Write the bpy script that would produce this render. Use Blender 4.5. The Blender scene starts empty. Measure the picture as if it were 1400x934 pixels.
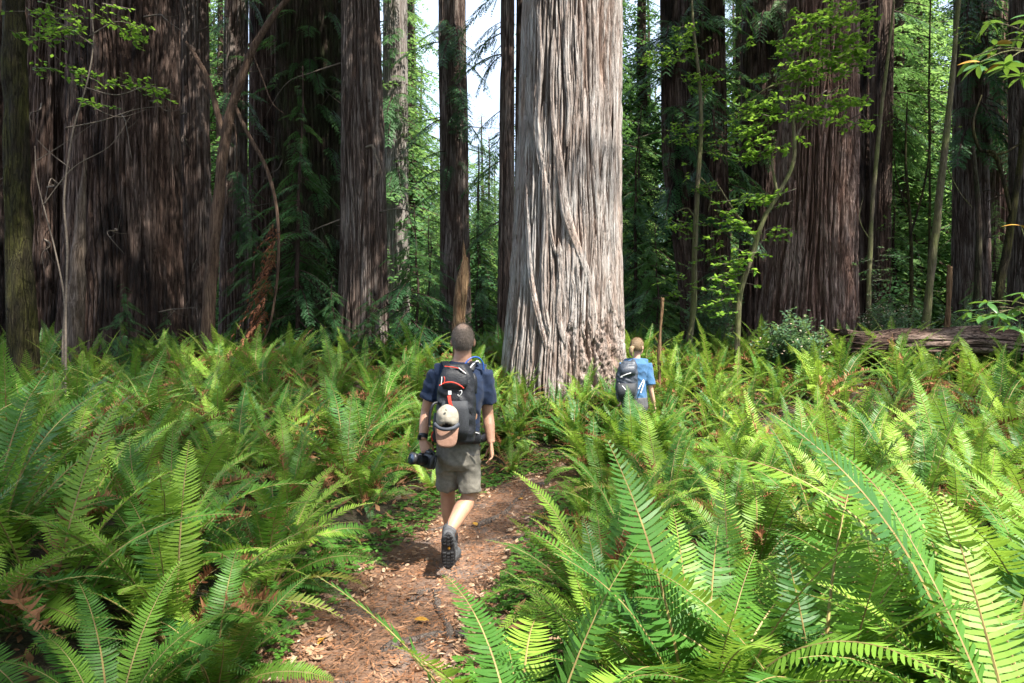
import bpy, math, random
import numpy as np
from mathutils import Vector, Matrix

# ------------------------------------------------------------------ camera, sky, sun, exposure
SC = bpy.context.scene
COL = SC.collection
random.seed(11)
RNG = np.random.default_rng(11)
EYE = 1.65
cam_d = bpy.data.cameras.new('camera')
cam = bpy.data.objects.new('camera', cam_d); COL.objects.link(cam)
cam.location = (0, 0, EYE); cam.rotation_euler = (math.pi/2, 0, 0)
cam_d.lens = 24; cam_d.sensor_width = 36; cam_d.shift_y = 5/1400
cam_d.clip_start = 0.05; cam_d.clip_end = 2000
SC.camera = cam

SUN = Vector((0.38, -0.40, 0.84)).normalized()      # towards the sun
elev = math.asin(SUN.z); azim = math.atan2(SUN.x, SUN.y)
W = bpy.data.worlds.new('World'); SC.world = W; W.use_nodes = True
nt = W.node_tree; nt.nodes.clear()
sky = nt.nodes.new('ShaderNodeTexSky'); sky.sky_type = 'NISHITA'; sky.sun_disc = False
sky.sun_elevation = elev; sky.sun_rotation = azim; sky.dust_density = 7.0; sky.air_density = 1.0; sky.ozone_density = .6
bg = nt.nodes.new('ShaderNodeBackground'); bg.inputs[1].default_value = 0.12
ow = nt.nodes.new('ShaderNodeOutputWorld')
veil = nt.nodes.new('ShaderNodeMix'); veil.data_type = 'RGBA'      # bright cloud veil added to whiten the blue sky
cn = nt.nodes.new('ShaderNodeTexNoise'); cn.inputs['Scale'].default_value = 3.0; cn.inputs['Detail'].default_value = 5
cr_ = nt.nodes.new('ShaderNodeMapRange'); cr_.inputs[1].default_value = .35; cr_.inputs[2].default_value = .65; cr_.inputs[3].default_value = .45; cr_.inputs[4].default_value = .95
ct = nt.nodes.new('ShaderNodeTexCoord'); nt.links.new(ct.outputs['Generated'], cn.inputs[0]); nt.links.new(cn.outputs[0], cr_.inputs[0])
nt.links.new(cr_.outputs[0], veil.inputs[0]); nt.links.new(sky.outputs[0], veil.inputs[6]); veil.inputs[7].default_value = (4.1, 5.0, 6.5, 1)
nt.links.new(veil.outputs[2], bg.inputs[0]); nt.links.new(bg.outputs[0], ow.inputs[0])
sd = bpy.data.lights.new('sun', 'SUN'); sd.energy = 5.0; sd.angle = math.radians(0.53); sd.color = (1.0, 0.95, 0.86)
so = bpy.data.objects.new('sun', sd); COL.objects.link(so); so.location = (10, -10, 40)
so.rotation_euler = (-SUN).to_track_quat('-Z', 'Y').to_euler()
SC.view_settings.view_transform = 'Standard'; SC.view_settings.look = 'None'
SC.view_settings.exposure = 1.7; SC.view_settings.gamma = 1.0
SC.cycles.max_bounces = 7; SC.cycles.diffuse_bounces = 4; SC.cycles.transmission_bounces = 4
SC.cycles.use_denoising = True

# ------------------------------------------------------------------ helpers
def P(px, py, D):
    return np.array([(px-700)/933*D, D, EYE-(py-472)/933*D])

_p = np.random.default_rng(5).permutation(256); _p = np.concatenate([_p, _p, _p])
_g = np.random.default_rng(6).normal(size=(256, 3)); _g /= np.linalg.norm(_g, axis=1)[:, None]
def perlin(x, y, z):
    x, y, z = np.broadcast_arrays(np.asarray(x, float), np.asarray(y, float), np.asarray(z, float))
    xi, yi, zi = np.floor(x).astype(int), np.floor(y).astype(int), np.floor(z).astype(int)
    xf, yf, zf = x-xi, y-yi, z-zi
    xi &= 255; yi &= 255; zi &= 255
    f = lambda t: t*t*t*(t*(t*6-15)+10)
    u, v, w = f(xf), f(yf), f(zf)
    out = 0
    for a in (0, 1):
        for b in (0, 1):
            for c in (0, 1):
                h = _p[_p[_p[xi+a]+yi+b]+zi+c] & 255
                g = _g[h]
                d = g[..., 0]*(xf-a)+g[..., 1]*(yf-b)+g[..., 2]*(zf-c)
                out = out+d*(u if a else 1-u)*(v if b else 1-v)*(w if c else 1-w)
    return out*1.6

def smooth(e0, e1, x):
    t = np.clip((np.asarray(x, float)-e0)/(e1-e0), 0, 1); return t*t*(3-2*t)

class Geo:
    def __init__(s): s.V = []; s.F = []; s.n = 0
    def add(s, V, F, m=0):
        V = np.asarray(V, float).reshape(-1, 3); F = np.asarray(F, int)
        if len(V) == 0 or len(F) == 0: return s
        s.V.append(V); s.F.append((F+s.n, m)); s.n += len(V); return s
    def ext(s, o, m=None):
        for V_, in [(np.concatenate(o.V),)]:
            base = s.n; s.V.append(V_); s.n += len(V_)
            for F, mm in o.F: s.F.append((F+base, mm if m is None else m))
        return s
    def mesh(s, name, mats, smooth_=False, attr=None):
        me = bpy.data.meshes.new(name)
        V = np.concatenate(s.V)
        loops = np.concatenate([F.ravel() for F, m in s.F])
        tot = np.concatenate([np.full(len(F), F.shape[1]) for F, m in s.F])
        mi = np.concatenate([np.full(len(F), m) for F, m in s.F])
        st = np.concatenate([[0], np.cumsum(tot)[:-1]])
        me.vertices.add(len(V)); me.vertices.foreach_set('co', V.ravel())
        me.loops.add(len(loops)); me.loops.foreach_set('vertex_index', loops.astype(np.int32))
        me.polygons.add(len(tot)); me.polygons.foreach_set('loop_start', st.astype(np.int32))
        me.polygons.foreach_set('loop_total', tot.astype(np.int32))
        me.polygons.foreach_set('material_index', mi.astype(np.int32))
        me.update(calc_edges=True)
        me.polygons.foreach_set('use_smooth', np.full(len(tot), bool(smooth_)))
        for m in (mats if isinstance(mats, (list, tuple)) else [mats]): me.materials.append(m)
        if attr is not None:
            for k, v in attr.items():
                a = me.attributes.new(k, 'FLOAT', 'POINT'); a.data.foreach_set('value', np.asarray(v, np.float32))
        return me

def link(name, me, parent=None, loc=None, **pr):
    o = bpy.data.objects.new(name, me); COL.objects.link(o)
    if parent is not None: o.parent = parent
    if loc is not None: o.location = loc
    for k, v in pr.items():
        if v is not None: o[k] = v
    return o
def thing(name, loc, label, cat, group=None, me=None):
    return link(name, me, None, loc, label=label, category=cat, group=group)
def local(g, loc):
    for i in range(len(g.V)): g.V[i] = g.V[i]-np.array(loc, float)
    return g

def tube(pts, rad, n=8, cap=True, squash=None):
    """loft of rings round a line; squash=(a,b) scales the two ring axes, the first kept near world X"""
    pts = np.asarray(pts, float); m = len(pts)
    rad = np.broadcast_to(np.asarray(rad, float), (m,))
    T = np.gradient(pts, axis=0); T /= np.linalg.norm(T, axis=1)[:, None]+1e-9
    ref = np.array([1., 0, 0]) if abs(T[0][0]) < 0.85 else np.array([0, 1., 0])
    a = ref-T*(T@ref)[:, None]; a /= np.linalg.norm(a, axis=1)[:, None]+1e-9
    b = np.cross(T, a)
    th = np.arange(n)*2*np.pi/n
    if squash is None: sx = sy = np.ones(m)
    else:
        sx = np.broadcast_to(np.asarray(squash[0], float), (m,)); sy = np.broadcast_to(np.asarray(squash[1], float), (m,))
    V = pts[:, None]+(np.cos(th)[None, :, None]*a[:, None]*(rad*sx)[:, None, None]+np.sin(th)[None, :, None]*b[:, None]*(rad*sy)[:, None, None])
    V = V.reshape(-1, 3)
    i = np.arange(m-1)[:, None]*n; j = np.arange(n)[None]; k = (j+1) % n
    F = np.stack([i+j, i+k, i+n+k, i+n+j], -1).reshape(-1, 4)
    g = Geo(); base = len(V)
    if cap:
        V = np.vstack([V, pts[:1], pts[-1:]])
        jj = np.arange(n); kk = (jj+1) % n
        g.add(V, F)
        g.F.append((np.stack([kk, jj, np.full(n, base)], -1), 0))
        g.F.append((np.stack([(m-1)*n+jj, (m-1)*n+kk, np.full(n, base+1)], -1), 0))
    else: g.add(V, F)
    return g
def spline(pts, n):
    pts = np.asarray(pts, float); m = len(pts)
    t = np.linspace(0, m-1, n); i = np.clip(t.astype(int), 0, m-2); f = (t-i)[:, None]
    p0 = pts[np.maximum(i-1, 0)]; p1 = pts[i]; p2 = pts[i+1]; p3 = pts[np.minimum(i+2, m-1)]
    return 0.5*((2*p1)+(-p0+p2)*f+(2*p0-5*p1+4*p2-p3)*f**2+(-p0+3*p1-3*p2+p3)*f**3)
def box(c, s, rot=None, bev=0.0):
    V = np.array([[x, y, z] for x in (-.5, .5) for y in (-.5, .5) for z in (-.5, .5)])*np.array(s)
    if rot is not None: V = V@np.array(rot).T
    return Geo().add(V+np.array(c), [[0, 1, 3, 2], [4, 6, 7, 5], [0, 4, 5, 1], [2, 3, 7, 6], [0, 2, 6, 4], [1, 5, 7, 3]])
def ellip(c, r, n=14, m=10, rot=None):
    ph = np.linspace(0, np.pi, m+1)[1:-1]; th = np.arange(n)*2*np.pi/n
    V = np.stack([np.sin(ph)[:, None]*np.cos(th), np.sin(ph)[:, None]*np.sin(th), np.repeat(np.cos(ph)[:, None], n, 1)], -1).reshape(-1, 3)
    V = np.vstack([V, [0, 0, 1], [0, 0, -1]])*np.array(r)
    if rot is not None: V = V@np.array(rot).T
    k = m-1; i = np.arange(k-1)[:, None]*n; j = np.arange(n)[None]; q = (j+1) % n
    F = np.stack([i+j, i+n+j, i+n+q, i+q], -1).reshape(-1, 4)
    g = Geo().add(V+np.array(c), F); jj = np.arange(n); kk = (jj+1) % n
    g.F.append((np.stack([np.full(n, k*n), jj, kk], -1), 0)); g.F.append((np.stack([np.full(n, k*n+1), (k-1)*n+kk, (k-1)*n+jj], -1), 0))
    return g
def join(*gs):
    o = Geo()
    for g in gs: o.ext(g)
    return o
def blend(name, g, mat, voxel=0.008, it=6, dec=1.0, wr=0.0, wscale=9):
    """one continuous skin over overlapping volumes"""
    me = g.mesh(name+'_raw', mat)
    o = bpy.data.objects.new('tmp', me); COL.objects.link(o)
    r = o.modifiers.new('r', 'REMESH'); r.mode = 'VOXEL'; r.voxel_size = voxel; r.use_smooth_shade = True
    s = o.modifiers.new('s', 'SMOOTH'); s.factor = 0.5; s.iterations = it
    if dec < 1:
        d = o.modifiers.new('d', 'DECIMATE'); d.ratio = dec
    dg = bpy.context.evaluated_depsgraph_get()
    out = bpy.data.meshes.new_from_object(o.evaluated_get(dg)); out.name = name
    bpy.data.objects.remove(o); 
    if wr:
        n = len(out.vertices); co = np.empty(n*3); out.vertices.foreach_get('co', co); co = co.reshape(-1, 3)
        no = np.empty(n*3); out.vertices.foreach_get('normal', no); no = no.reshape(-1, 3)
        w = perlin(co[:, 0]*wscale, co[:, 1]*wscale, co[:, 2]*wscale*1.3+co[:, 0]*wscale*.8)
        w2 = perlin(co[:, 0]*wscale*2.3+5, co[:, 1]*wscale*2, co[:, 2]*wscale*2.2)
        d = (0.6-np.abs(w)*2)*wr+w2*wr*.4
        co += no*d[:, None]; out.vertices.foreach_set('co', co.ravel()); out.update()
    out.polygons.foreach_set('use_smooth', np.ones(len(out.polygons), bool))
    out.materials.clear(); out.materials.append(mat)
    return out

# ------------------------------------------------------------------ materials
def newmat(name):
    m = bpy.data.materials.new(name); m.use_nodes = True; t = m.node_tree; t.nodes.clear()
    out = t.nodes.new('ShaderNodeOutputMaterial'); b = t.nodes.new('ShaderNodeBsdfPrincipled')
    t.links.new(b.outputs[0], out.inputs[0]); return m, t, b, out
def nnode(t, kind, **kw):
    n = t.nodes.new(kind)
    for k, v in kw.items(): setattr(n, k, v)
    return n
def noise(t, scale, detail=4, mapscale=None, coord='Object', rough=.55, dist=0):
    tc = nnode(t, 'ShaderNodeTexCoord'); mp = nnode(t, 'ShaderNodeMapping')
    if mapscale: mp.inputs['Scale'].default_value = mapscale
    n = nnode(t, 'ShaderNodeTexNoise'); n.inputs['Scale'].default_value = scale; n.inputs['Detail'].default_value = detail
    n.inputs['Roughness'].default_value = rough; n.inputs['Distortion'].default_value = dist
    t.links.new(tc.outputs[coord], mp.inputs[0]); t.links.new(mp.outputs[0], n.inputs[0]); return n.outputs[0]
def ramp(t, src, stops):
    r = nnode(t, 'ShaderNodeValToRGB'); e = r.color_ramp.elements
    while len(e) < len(stops): e.new(0.5)
    for i, (p, c) in enumerate(stops): e[i].position = p; e[i].color = (*c, 1) if len(c) == 3 else c
    t.links.new(src, r.inputs[0]); return r.outputs[0]
def mixc(t, fac, a, b, mode='MIX'):
    m = nnode(t, 'ShaderNodeMix', data_type='RGBA', blend_type=mode)
    for s, v in ((0, fac), (6, a), (7, b)):
        if isinstance(v, (int, float)): m.inputs[s].default_value = v
        elif isinstance(v, tuple): m.inputs[s].default_value = (*v, 1)
        else: t.links.new(v, m.inputs[s])
    return m.outputs[2]
def bump(t, b, src, dist, strength=1.0, prev=None):
    n = nnode(t, 'ShaderNodeBump'); n.inputs['Distance'].default_value = dist; n.inputs['Strength'].default_value = strength
    t.links.new(src, n.inputs['Height'])
    if prev is not None: t.links.new(prev, n.inputs['Normal'])
    t.links.new(n.outputs[0], b.inputs['Normal']); return n.outputs[0]
def simple(name, c1, c2=None, rough=.7, scale=30, bmp=0.0, spec=.3, mapscale=None, sheen=0, metal=0):
    m, t, b, o = newmat(name); b.inputs['Roughness'].default_value = rough; b.inputs['Specular IOR Level'].default_value = spec
    b.inputs['Metallic'].default_value = metal
    n = noise(t, scale, 5, mapscale)
    c2 = c2 or tuple(x*.75 for x in c1)
    t.links.new(ramp(t, n, [(.3, c2), (.7, c1)]), b.inputs['Base Color'])
    if bmp: bump(t, b, n, bmp)
    if sheen: b.inputs['Sheen Weight'].default_value = sheen
    return m
def bark(name, ridge_c, furrow_c, pale=None, moss=None, char=False, fine=1.0, bd=.02, patch=None, crack=1.0):
    m, t, b, o = newmat(name); b.inputs['Roughness'].default_value = .9; b.inputs['Specular IOR Level'].default_value = .15
    at = nnode(t, 'ShaderNodeAttribute', attribute_name='ridge')
    fib = noise(t, 22*fine, 6, (1, 1, .07), rough=.7, dist=.3)
    big = noise(t, 2.2, 4, (1, 1, .25))
    fine_ = noise(t, 70*fine, 3, (1, 1, .05), rough=.7)
    c = mixc(t, at.outputs['Fac'], furrow_c, ridge_c)
    c = mixc(t, ramp(t, fib, [(.35, (0,)*3), (.62, (1,)*3)]), tuple(x*.55+y*.1 for x, y in zip(furrow_c, ridge_c)), c)
    if pale: c = mixc(t, ramp(t, big, [(.45, (0,)*3), (.62, (.75,)*3)]), c, mixc(t, at.outputs['Fac'], furrow_c, pale))
    if patch: c = mixc(t, ramp(t, noise(t, 1.7, 5, (1, 1, .35)), [(.55, (0,)*3), (.68, (.7,)*3)]), c, patch)
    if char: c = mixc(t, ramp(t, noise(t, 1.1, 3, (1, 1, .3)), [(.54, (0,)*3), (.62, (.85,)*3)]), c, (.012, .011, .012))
    if moss: c = mixc(t, ramp(t, noise(t, 3.5, 6, (1, 1, .5)), [(.38, (0,)*3), (.6, (.9,)*3)]), c, moss)
    tc = nnode(t, 'ShaderNodeTexCoord'); mp = nnode(t, 'ShaderNodeMapping'); mp.inputs['Scale'].default_value = (1, 1, .05); t.links.new(tc.outputs['Object'], mp.inputs[0])
    wn = nnode(t, 'ShaderNodeTexNoise'); wn.inputs['Scale'].default_value = 5; t.links.new(mp.outputs[0], wn.inputs[0])
    wa = nnode(t, 'ShaderNodeMix', data_type='RGBA', blend_type='LINEAR_LIGHT'); wa.inputs[0].default_value = .10; t.links.new(mp.outputs[0], wa.inputs[6]); t.links.new(wn.outputs[1], wa.inputs[7])
    vo = nnode(t, 'ShaderNodeTexVoronoi', feature='DISTANCE_TO_EDGE'); vo.inputs['Scale'].default_value = 13*fine; t.links.new(wa.outputs[2], vo.inputs[0])
    vo2 = nnode(t, 'ShaderNodeTexVoronoi', feature='DISTANCE_TO_EDGE'); vo2.inputs['Scale'].default_value = 31*fine; t.links.new(wa.outputs[2], vo2.inputs[0])
    ck = ramp(t, vo.outputs[0], [(.0, (.15,)*3), (.09, (1,)*3)]); ck2 = ramp(t, vo2.outputs[0], [(.0, (.45,)*3), (.10, (1,)*3)])
    c = mixc(t, ck, mixc(t, crack, c, furrow_c), c); c = mixc(t, .7*crack, c, ck2, 'MULTIPLY')
    c = mixc(t, .6, c, ramp(t, fine_, [(.34, (.35,)*3), (.6, (1,)*3)]), 'MULTIPLY')
    t.links.new(c, b.inputs['Base Color'])
    p = bump(t, b, fib, bd); p = bump(t, b, ck, bd*.9, 1, p); p = bump(t, b, ck2, bd*.3, 1, p); bump(t, b, fine_, bd*.4, 1, p)
    return m
def leafmat(name, stops, trans=.35, tcol=(.35, .5, .06), rough=.45, spec=.4, nscale=3.0, world=.5):
    m, t, b, o = newmat(name); b.inputs['Roughness'].default_value = rough; b.inputs['Specular IOR Level'].default_value = spec
    oi = nnode(t, 'ShaderNodeObjectInfo'); ns = noise(t, nscale, 4)
    mx = nnode(t, 'ShaderNodeMix', data_type='FLOAT'); mx.inputs[0].default_value = world
    t.links.new(oi.outputs['Random'], mx.inputs[2]); t.links.new(ns, mx.inputs[3])
    c = ramp(t, mx.outputs[0], stops); t.links.new(c, b.inputs['Base Color'])
    tr = nnode(t, 'ShaderNodeBsdfTranslucent')
    t.links.new(mixc(t, .5, c, tcol), tr.inputs[0])
    ms = nnode(t, 'ShaderNodeMixShader'); ms.inputs[0].default_value = trans
    t.links.new(b.outputs[0], ms.inputs[1]); t.links.new(tr.outputs[0], ms.inputs[2]); t.links.new(ms.outputs[0], o.inputs[0])
    return m

M = {}
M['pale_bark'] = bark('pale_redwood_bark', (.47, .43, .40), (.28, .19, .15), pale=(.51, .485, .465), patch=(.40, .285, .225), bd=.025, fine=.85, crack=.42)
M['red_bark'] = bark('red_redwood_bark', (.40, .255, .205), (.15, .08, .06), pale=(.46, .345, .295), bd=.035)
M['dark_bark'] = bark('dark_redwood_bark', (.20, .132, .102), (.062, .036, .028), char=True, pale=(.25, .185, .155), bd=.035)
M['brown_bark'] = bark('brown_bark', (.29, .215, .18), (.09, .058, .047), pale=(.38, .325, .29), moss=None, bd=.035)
M['greenish_bark'] = bark('green_tinged_bark', (.15, .115, .088), (.05, .032, .024), moss=(.065, .075, .035), bd=.035)
M['white_bark'] = bark('weathered_white_wood', (.40, .37, .345), (.16, .13, .115), bd=.01)
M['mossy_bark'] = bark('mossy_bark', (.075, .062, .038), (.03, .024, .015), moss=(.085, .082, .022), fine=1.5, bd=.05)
M['thin_bark'] = bark('thin_stem_bark', (.26, .22, .15), (.12, .10, .06), moss=(.17, .19, .07), fine=2, bd=.006)
M['dead_wood'] = bark('dead_wood', (.20, .135, .095), (.085, .05, .035), fine=1.5, bd=.01)
M['tan_wood'] = bark('pale_rotten_wood', (.42, .28, .155), (.16, .085, .045), fine=1.5, bd=.02)
M['grey_wood'] = bark('grey_wood', (.36, .28, .225), (.12, .08, .055), fine=1.5, bd=.02)
M['grey_twig'] = simple('grey_twig', (.15, .125, .10), (.08, .06, .045), .85, 40)
M['fern'] = leafmat('fern_leaf', [(.2, (.035, .115, .022)), (.5, (.088, .215, .028)), (.8, (.25, .39, .05))], .34, (.42, .62, .06), .48, .28, world=.4)
M['fern_dead'] = leafmat('withered_fern', [(.3, (.14, .055, .025)), (.7, (.40, .20, .10))], .25, (.35, .13, .05), .8, .1)
M['fern_old'] = leafmat('yellowing_fern', [(.3, (.13, .17, .03)), (.7, (.27, .26, .055))], .35, (.5, .45, .08), .6, .2, world=.5)
M['rachis'] = simple('fern_stem', (.30, .24, .09), (.16, .10, .04), .6, 8)
M['conifer'] = leafmat('redwood_needles', [(.3, (.018, .065, .025)), (.6, (.045, .12, .035)), (.8, (.085, .17, .045))], .38, (.2, .38, .08), .5, .35, nscale=1.2, world=.6)
M['far_leaf'] = leafmat('far_foliage', [(.3, (.04, .11, .04)), (.55, (.07, .165, .055)), (.75, (.14, .25, .075))], .5, (.32, .5, .12), .6, .2, nscale=.35, world=.6)
M['broad'] = leafmat('broad_leaf', [(.3, (.05, .15, .025)), (.55, (.11, .25, .035)), (.75, (.19, .34, .05))], .5, (.38, .58, .06), .45, .4, nscale=2.5, world=.7)
M['rhodo'] = leafmat('rhododendron_leaf', [(.3, (.04, .12, .03)), (.7, (.09, .21, .05))], .25, (.35, .55, .05), .3, .6, nscale=6)
M['yellow_leaf'] = simple('yellow_leaf', (.46, .27, .04), (.34, .15, .02), .6, 20)
M['shrub'] = leafmat('pale_shrub_leaf', [(.3, (.06, .13, .065)), (.7, (.16, .24, .14))], .35, (.3, .45, .12), .45, .4, nscale=4)
M['petal'] = simple('withered_petal', (.55, .46, .36), (.36, .24, .16), .8, 10)
M['oxalis'] = leafmat('sorrel_leaf', [(.3, (.035, .12, .015)), (.7, (.085, .215, .03))], .35, (.3, .55, .05), .5, .3, nscale=4)
M['dead_spray'] = leafmat('dead_needles', [(.3, (.17, .06, .03)), (.7, (.33, .14, .08))], .25, (.4, .15, .06), .85, .1)
M['litter'] = leafmat('dry_leaf', [(.3, (.20, .10, .055)), (.5, (.38, .24, .15)), (.7, (.58, .45, .33))], .15, (.4, .2, .1), .75, .2, nscale=9, world=1.0)
M['needle'] = leafmat('fallen_needles', [(.3, (.075, .032, .018)), (.5, (.23, .11, .055)), (.7, (.40, .22, .13))], .05, (.3, .1, .05), .85, .1, nscale=7, world=1.0)
M['soil_duff'] = leafmat('rusty_duff', [(.3, (.07, .035, .02)), (.7, (.26, .14, .075))], .1, (.3, .12, .05), .85, .1, nscale=5, world=1.0)
M['root'] = bark('root_bark', (.23, .20, .18), (.10, .07, .055), fine=2, bd=.006)

# ------------------------------------------------------------------ terrain
PATH = np.array([(-0.55, -6), (-0.6, 1.0), (-0.74, 2.5), (-0.74, 3.4), (-0.62, 4.6), (-0.42, 5.7), (-0.15, 6.9), (0.3, 8.0), (0.95, 8.9), (1.7, 9.5), (2.9, 9.9), (4.4, 10.2), (5.5, 10.4)])
PW = np.array([.45, .47, .50, .52, .54, .51, .44, .34, .26, .18, .12, .10, .08])
PP = spline(np.c_[PATH, PW], 240)
def path_d(x, y):
    x = np.asarray(x, float); y = np.asarray(y, float); sh = x.shape
    d = np.hypot(x.ravel()[:, None]-PP[None, :, 0], y.ravel()[:, None]-PP[None, :, 1])-PP[None, :, 2]
    return d.min(1).reshape(sh)
def ground(x, y):
    x = np.asarray(x, float); y = np.asarray(y, float)
    z = 1.15*smooth(8, 15, y)+.35*smooth(15, 30, y)+12*smooth(42, 110, y)+20*smooth(100, 400, y)
    z = z+.52*smooth(-1.1, -4.2, x)*smooth(16, 6, y)*smooth(0, 3, y)+.1*smooth(1.5, 5, x)*smooth(14, 6, y)
    z = z+.05*perlin(x*.6, y*.6, 3.1)+.02*perlin(x*2.1, y*2.1, 7.7)
    return z
def gz(x, y): return float(ground(np.array([x]), np.array([y]))[0])

def axis_pts(lo, hi, fine, steps, far):
    a = list(np.arange(lo, hi+1e-6, fine)); s = fine
    while a[-1] < far: s *= steps; a.append(a[-1]+s)
    b = []; s = fine; x = lo
    while x > -far: s *= steps; x -= s; b.append(x)
    return np.array(b[::-1]+a)
gx = axis_pts(-3.5, 4, .07, 1.16, 500); gy = axis_pts(1.5, 12, .07, 1.16, 500)
X, Y = np.meshgrid(gx, gy)
Z = ground(X, Y)
near = (np.abs(X) < 9) & (Y > -6) & (Y < 13)
pd = np.full(X.shape, 9.); pd[near] = path_d(X[near], Y[near])
Z = Z-.03*smooth(.12, -.05, pd)+.012*perlin(X*7, Y*7, 1.)*(pd > 0)
nx, ny = len(gx), len(gy)
i = np.arange(ny-1)[:, None]*nx; j = np.arange(nx-1)[None]
F = np.stack([i+j, i+j+1, i+nx+j+1, i+nx+j], -1).reshape(-1, 4)
m, t, b, o = newmat('forest_soil'); b.inputs['Roughness'].default_value = .95
n1 = noise(t, 3, 6); n2 = noise(t, 45, 6)
c = mixc(t, ramp(t, n1, [(.35, (0,)*3), (.65, (1,)*3)]), ramp(t, n2, [(.3, (.02, .013, .009)), (.7, (.085, .048, .03))]), ramp(t, n2, [(.3, (.02, .022, .009)), (.7, (.06, .055, .026))]))
t.links.new(c, b.inputs['Base Color']); bump(t, b, n2, .02)
link('forest_floor', Geo().add(np.stack([X, Y, Z], -1), F).mesh('forest_floor', m, True), kind='structure')

# path sheet
m, t, b, o = newmat('trodden_earth'); b.inputs['Roughness'].default_value = .92
n1 = noise(t, 2.6, 6, dist=.6); n2 = noise(t, 38, 7, rough=.7); n3 = noise(t, 9, 5)
c = mixc(t, ramp(t, n1, [(.5, (0,)*3), (.66, (.8,)*3)]), ramp(t, n2, [(.3, (.07, .036, .022)), (.7, (.23, .13, .078))]), ramp(t, n2, [(.3, (.08, .062, .052)), (.7, (.20, .165, .145))]))
c = mixc(t, ramp(t, n3, [(.5, (0,)*3), (.7, (.6,)*3)]), c, (.055, .035, .025))
t.links.new(c, b.inputs['Base Color']); p_ = bump(t, b, n2, .012); bump(t, b, n3, .02, 1, p_)
nu, nv = 900, 33
q = spline(np.c_[PATH, PW], nu); T = np.gradient(q[:, :2], axis=0); T /= np.linalg.norm(T, axis=1)[:, None]
N = np.c_[-T[:, 1], T[:, 0]]; v = np.linspace(-1, 1, nv)
ed = 1+.16*perlin(q[:, 0]*2.1, q[:, 1]*2.1, 4.)[:, None]+.10*perlin(q[:, 0]*7, q[:, 1]*7, 9.)[:, None]
wv = (v[None]*(q[:, 2:3]+.12)*ed)
XY = q[:, None, :2]+N[:, None]*wv[..., None]
zz = ground(XY[..., 0], XY[..., 1])-.035*smooth(1, .6, np.abs(v))[None]*1+.02
zz = zz-.022*smooth(.8, 1, np.abs(v))[None]
zz = zz+.012*perlin(XY[..., 0]*4, XY[..., 1]*4, 2.)+.006*perlin(XY[..., 0]*14, XY[..., 1]*14, 5.)
i = np.arange(nu-1)[:, None]*nv; j = np.arange(nv-1)[None]
F = np.stack([i+j, i+nv+j, i+nv+j+1, i+j+1], -1).reshape(-1, 4)
link('dirt_path', Geo().add(np.concatenate([XY, zz[..., None]], -1), F).mesh('dirt_path', m, True), kind='structure')

# ------------------------------------------------------------------ redwood trunks
def trunk_surface(cx, cy, r, z, th, R0, seed, rough=1.0, flare=.25, lobes=7, lob=.07, zb=0, K=None):
    """radius at height z and angle th, and how proud the bark stands (0 furrow, 1 ridge)"""
    h = z-zb
    K = K or max(2.2, R0*7.5)
    wob = .10*perlin(np.cos(th)*1.3+seed, np.sin(th)*1.3, h*.22)+.05*perlin(np.cos(th)*3+seed, np.sin(th)*3, h*.5)
    a = th+wob
    ca, sa = np.cos(a), np.sin(a)
    n1 = perlin(ca*K+seed, sa*K, h*.30+seed); n2 = perlin(ca*K*2.1, sa*K*2.1+seed, h*.75)
    n3 = perlin(ca*K*4.6, sa*K*4.6, h*1.8+seed)
    f1 = np.exp(-(n1/.13)**2); f2 = np.exp(-(n2/.15)**2); f3 = np.abs(n3)
    up = np.exp(-np.maximum(h, 0)/1.3)
    R = r*(1+flare*up+lob*(up*.9+.12)*np.cos(lobes*th+seed+.6*np.sin(h*.3))+.035*perlin(np.cos(th)*1.1, np.sin(th)*1.1+seed, h*.15)*1.4)
    d = -.052*f1-.026*f2+.018*f3+.02*perlin(ca*K*.6, sa*K*.6, h*.15)
    d = d*rough*min(1.2, .5+R0*.6)
    ridge = np.clip(1-.85*f1-.5*f2+.25*n3, 0, 1)
    return R+d, ridge

def make_trunk(spec, seed, nth, nz, ztop, dens_z, **kw):
    """spec rows z,x,y,r"""
    spec = np.array(spec, float); zb = kw.get('zb', 0)
    z = np.concatenate([np.linspace(zb-.3, dens_z, nz), np.linspace(dens_z, ztop, max(6, nz//8))[1:]])
    cx = np.interp(z, spec[:, 0], spec[:, 1]); cy = np.interp(z, spec[:, 0], spec[:, 2]); r = np.interp(z, spec[:, 0], spec[:, 3])
    # finer rings on the side of the hikers
    nf = int(nth*.72); th = np.concatenate([np.linspace(-math.pi-.25, .25, nf, endpoint=False), np.linspace(.25, math.pi-.25, nth-nf, endpoint=False)])
    Z, TH = np.meshgrid(z, th, indexing='ij')
    R, ridge = trunk_surface(cx[:, None], cy[:, None], r[:, None], Z, TH, spec[:, 3].max(), seed, **kw)
    V = np.stack([cx[:, None]+R*np.cos(TH), cy[:, None]+R*np.sin(TH), Z], -1)
    n = nth; i = np.arange(len(z)-1)[:, None]*n; j = np.arange(n)[None]; k = (j+1) % n
    F = np.stack([i+j, i+k, i+n+k, i+n+j], -1).reshape(-1, 4)
    return V, F, ridge, (cx, cy)

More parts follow.
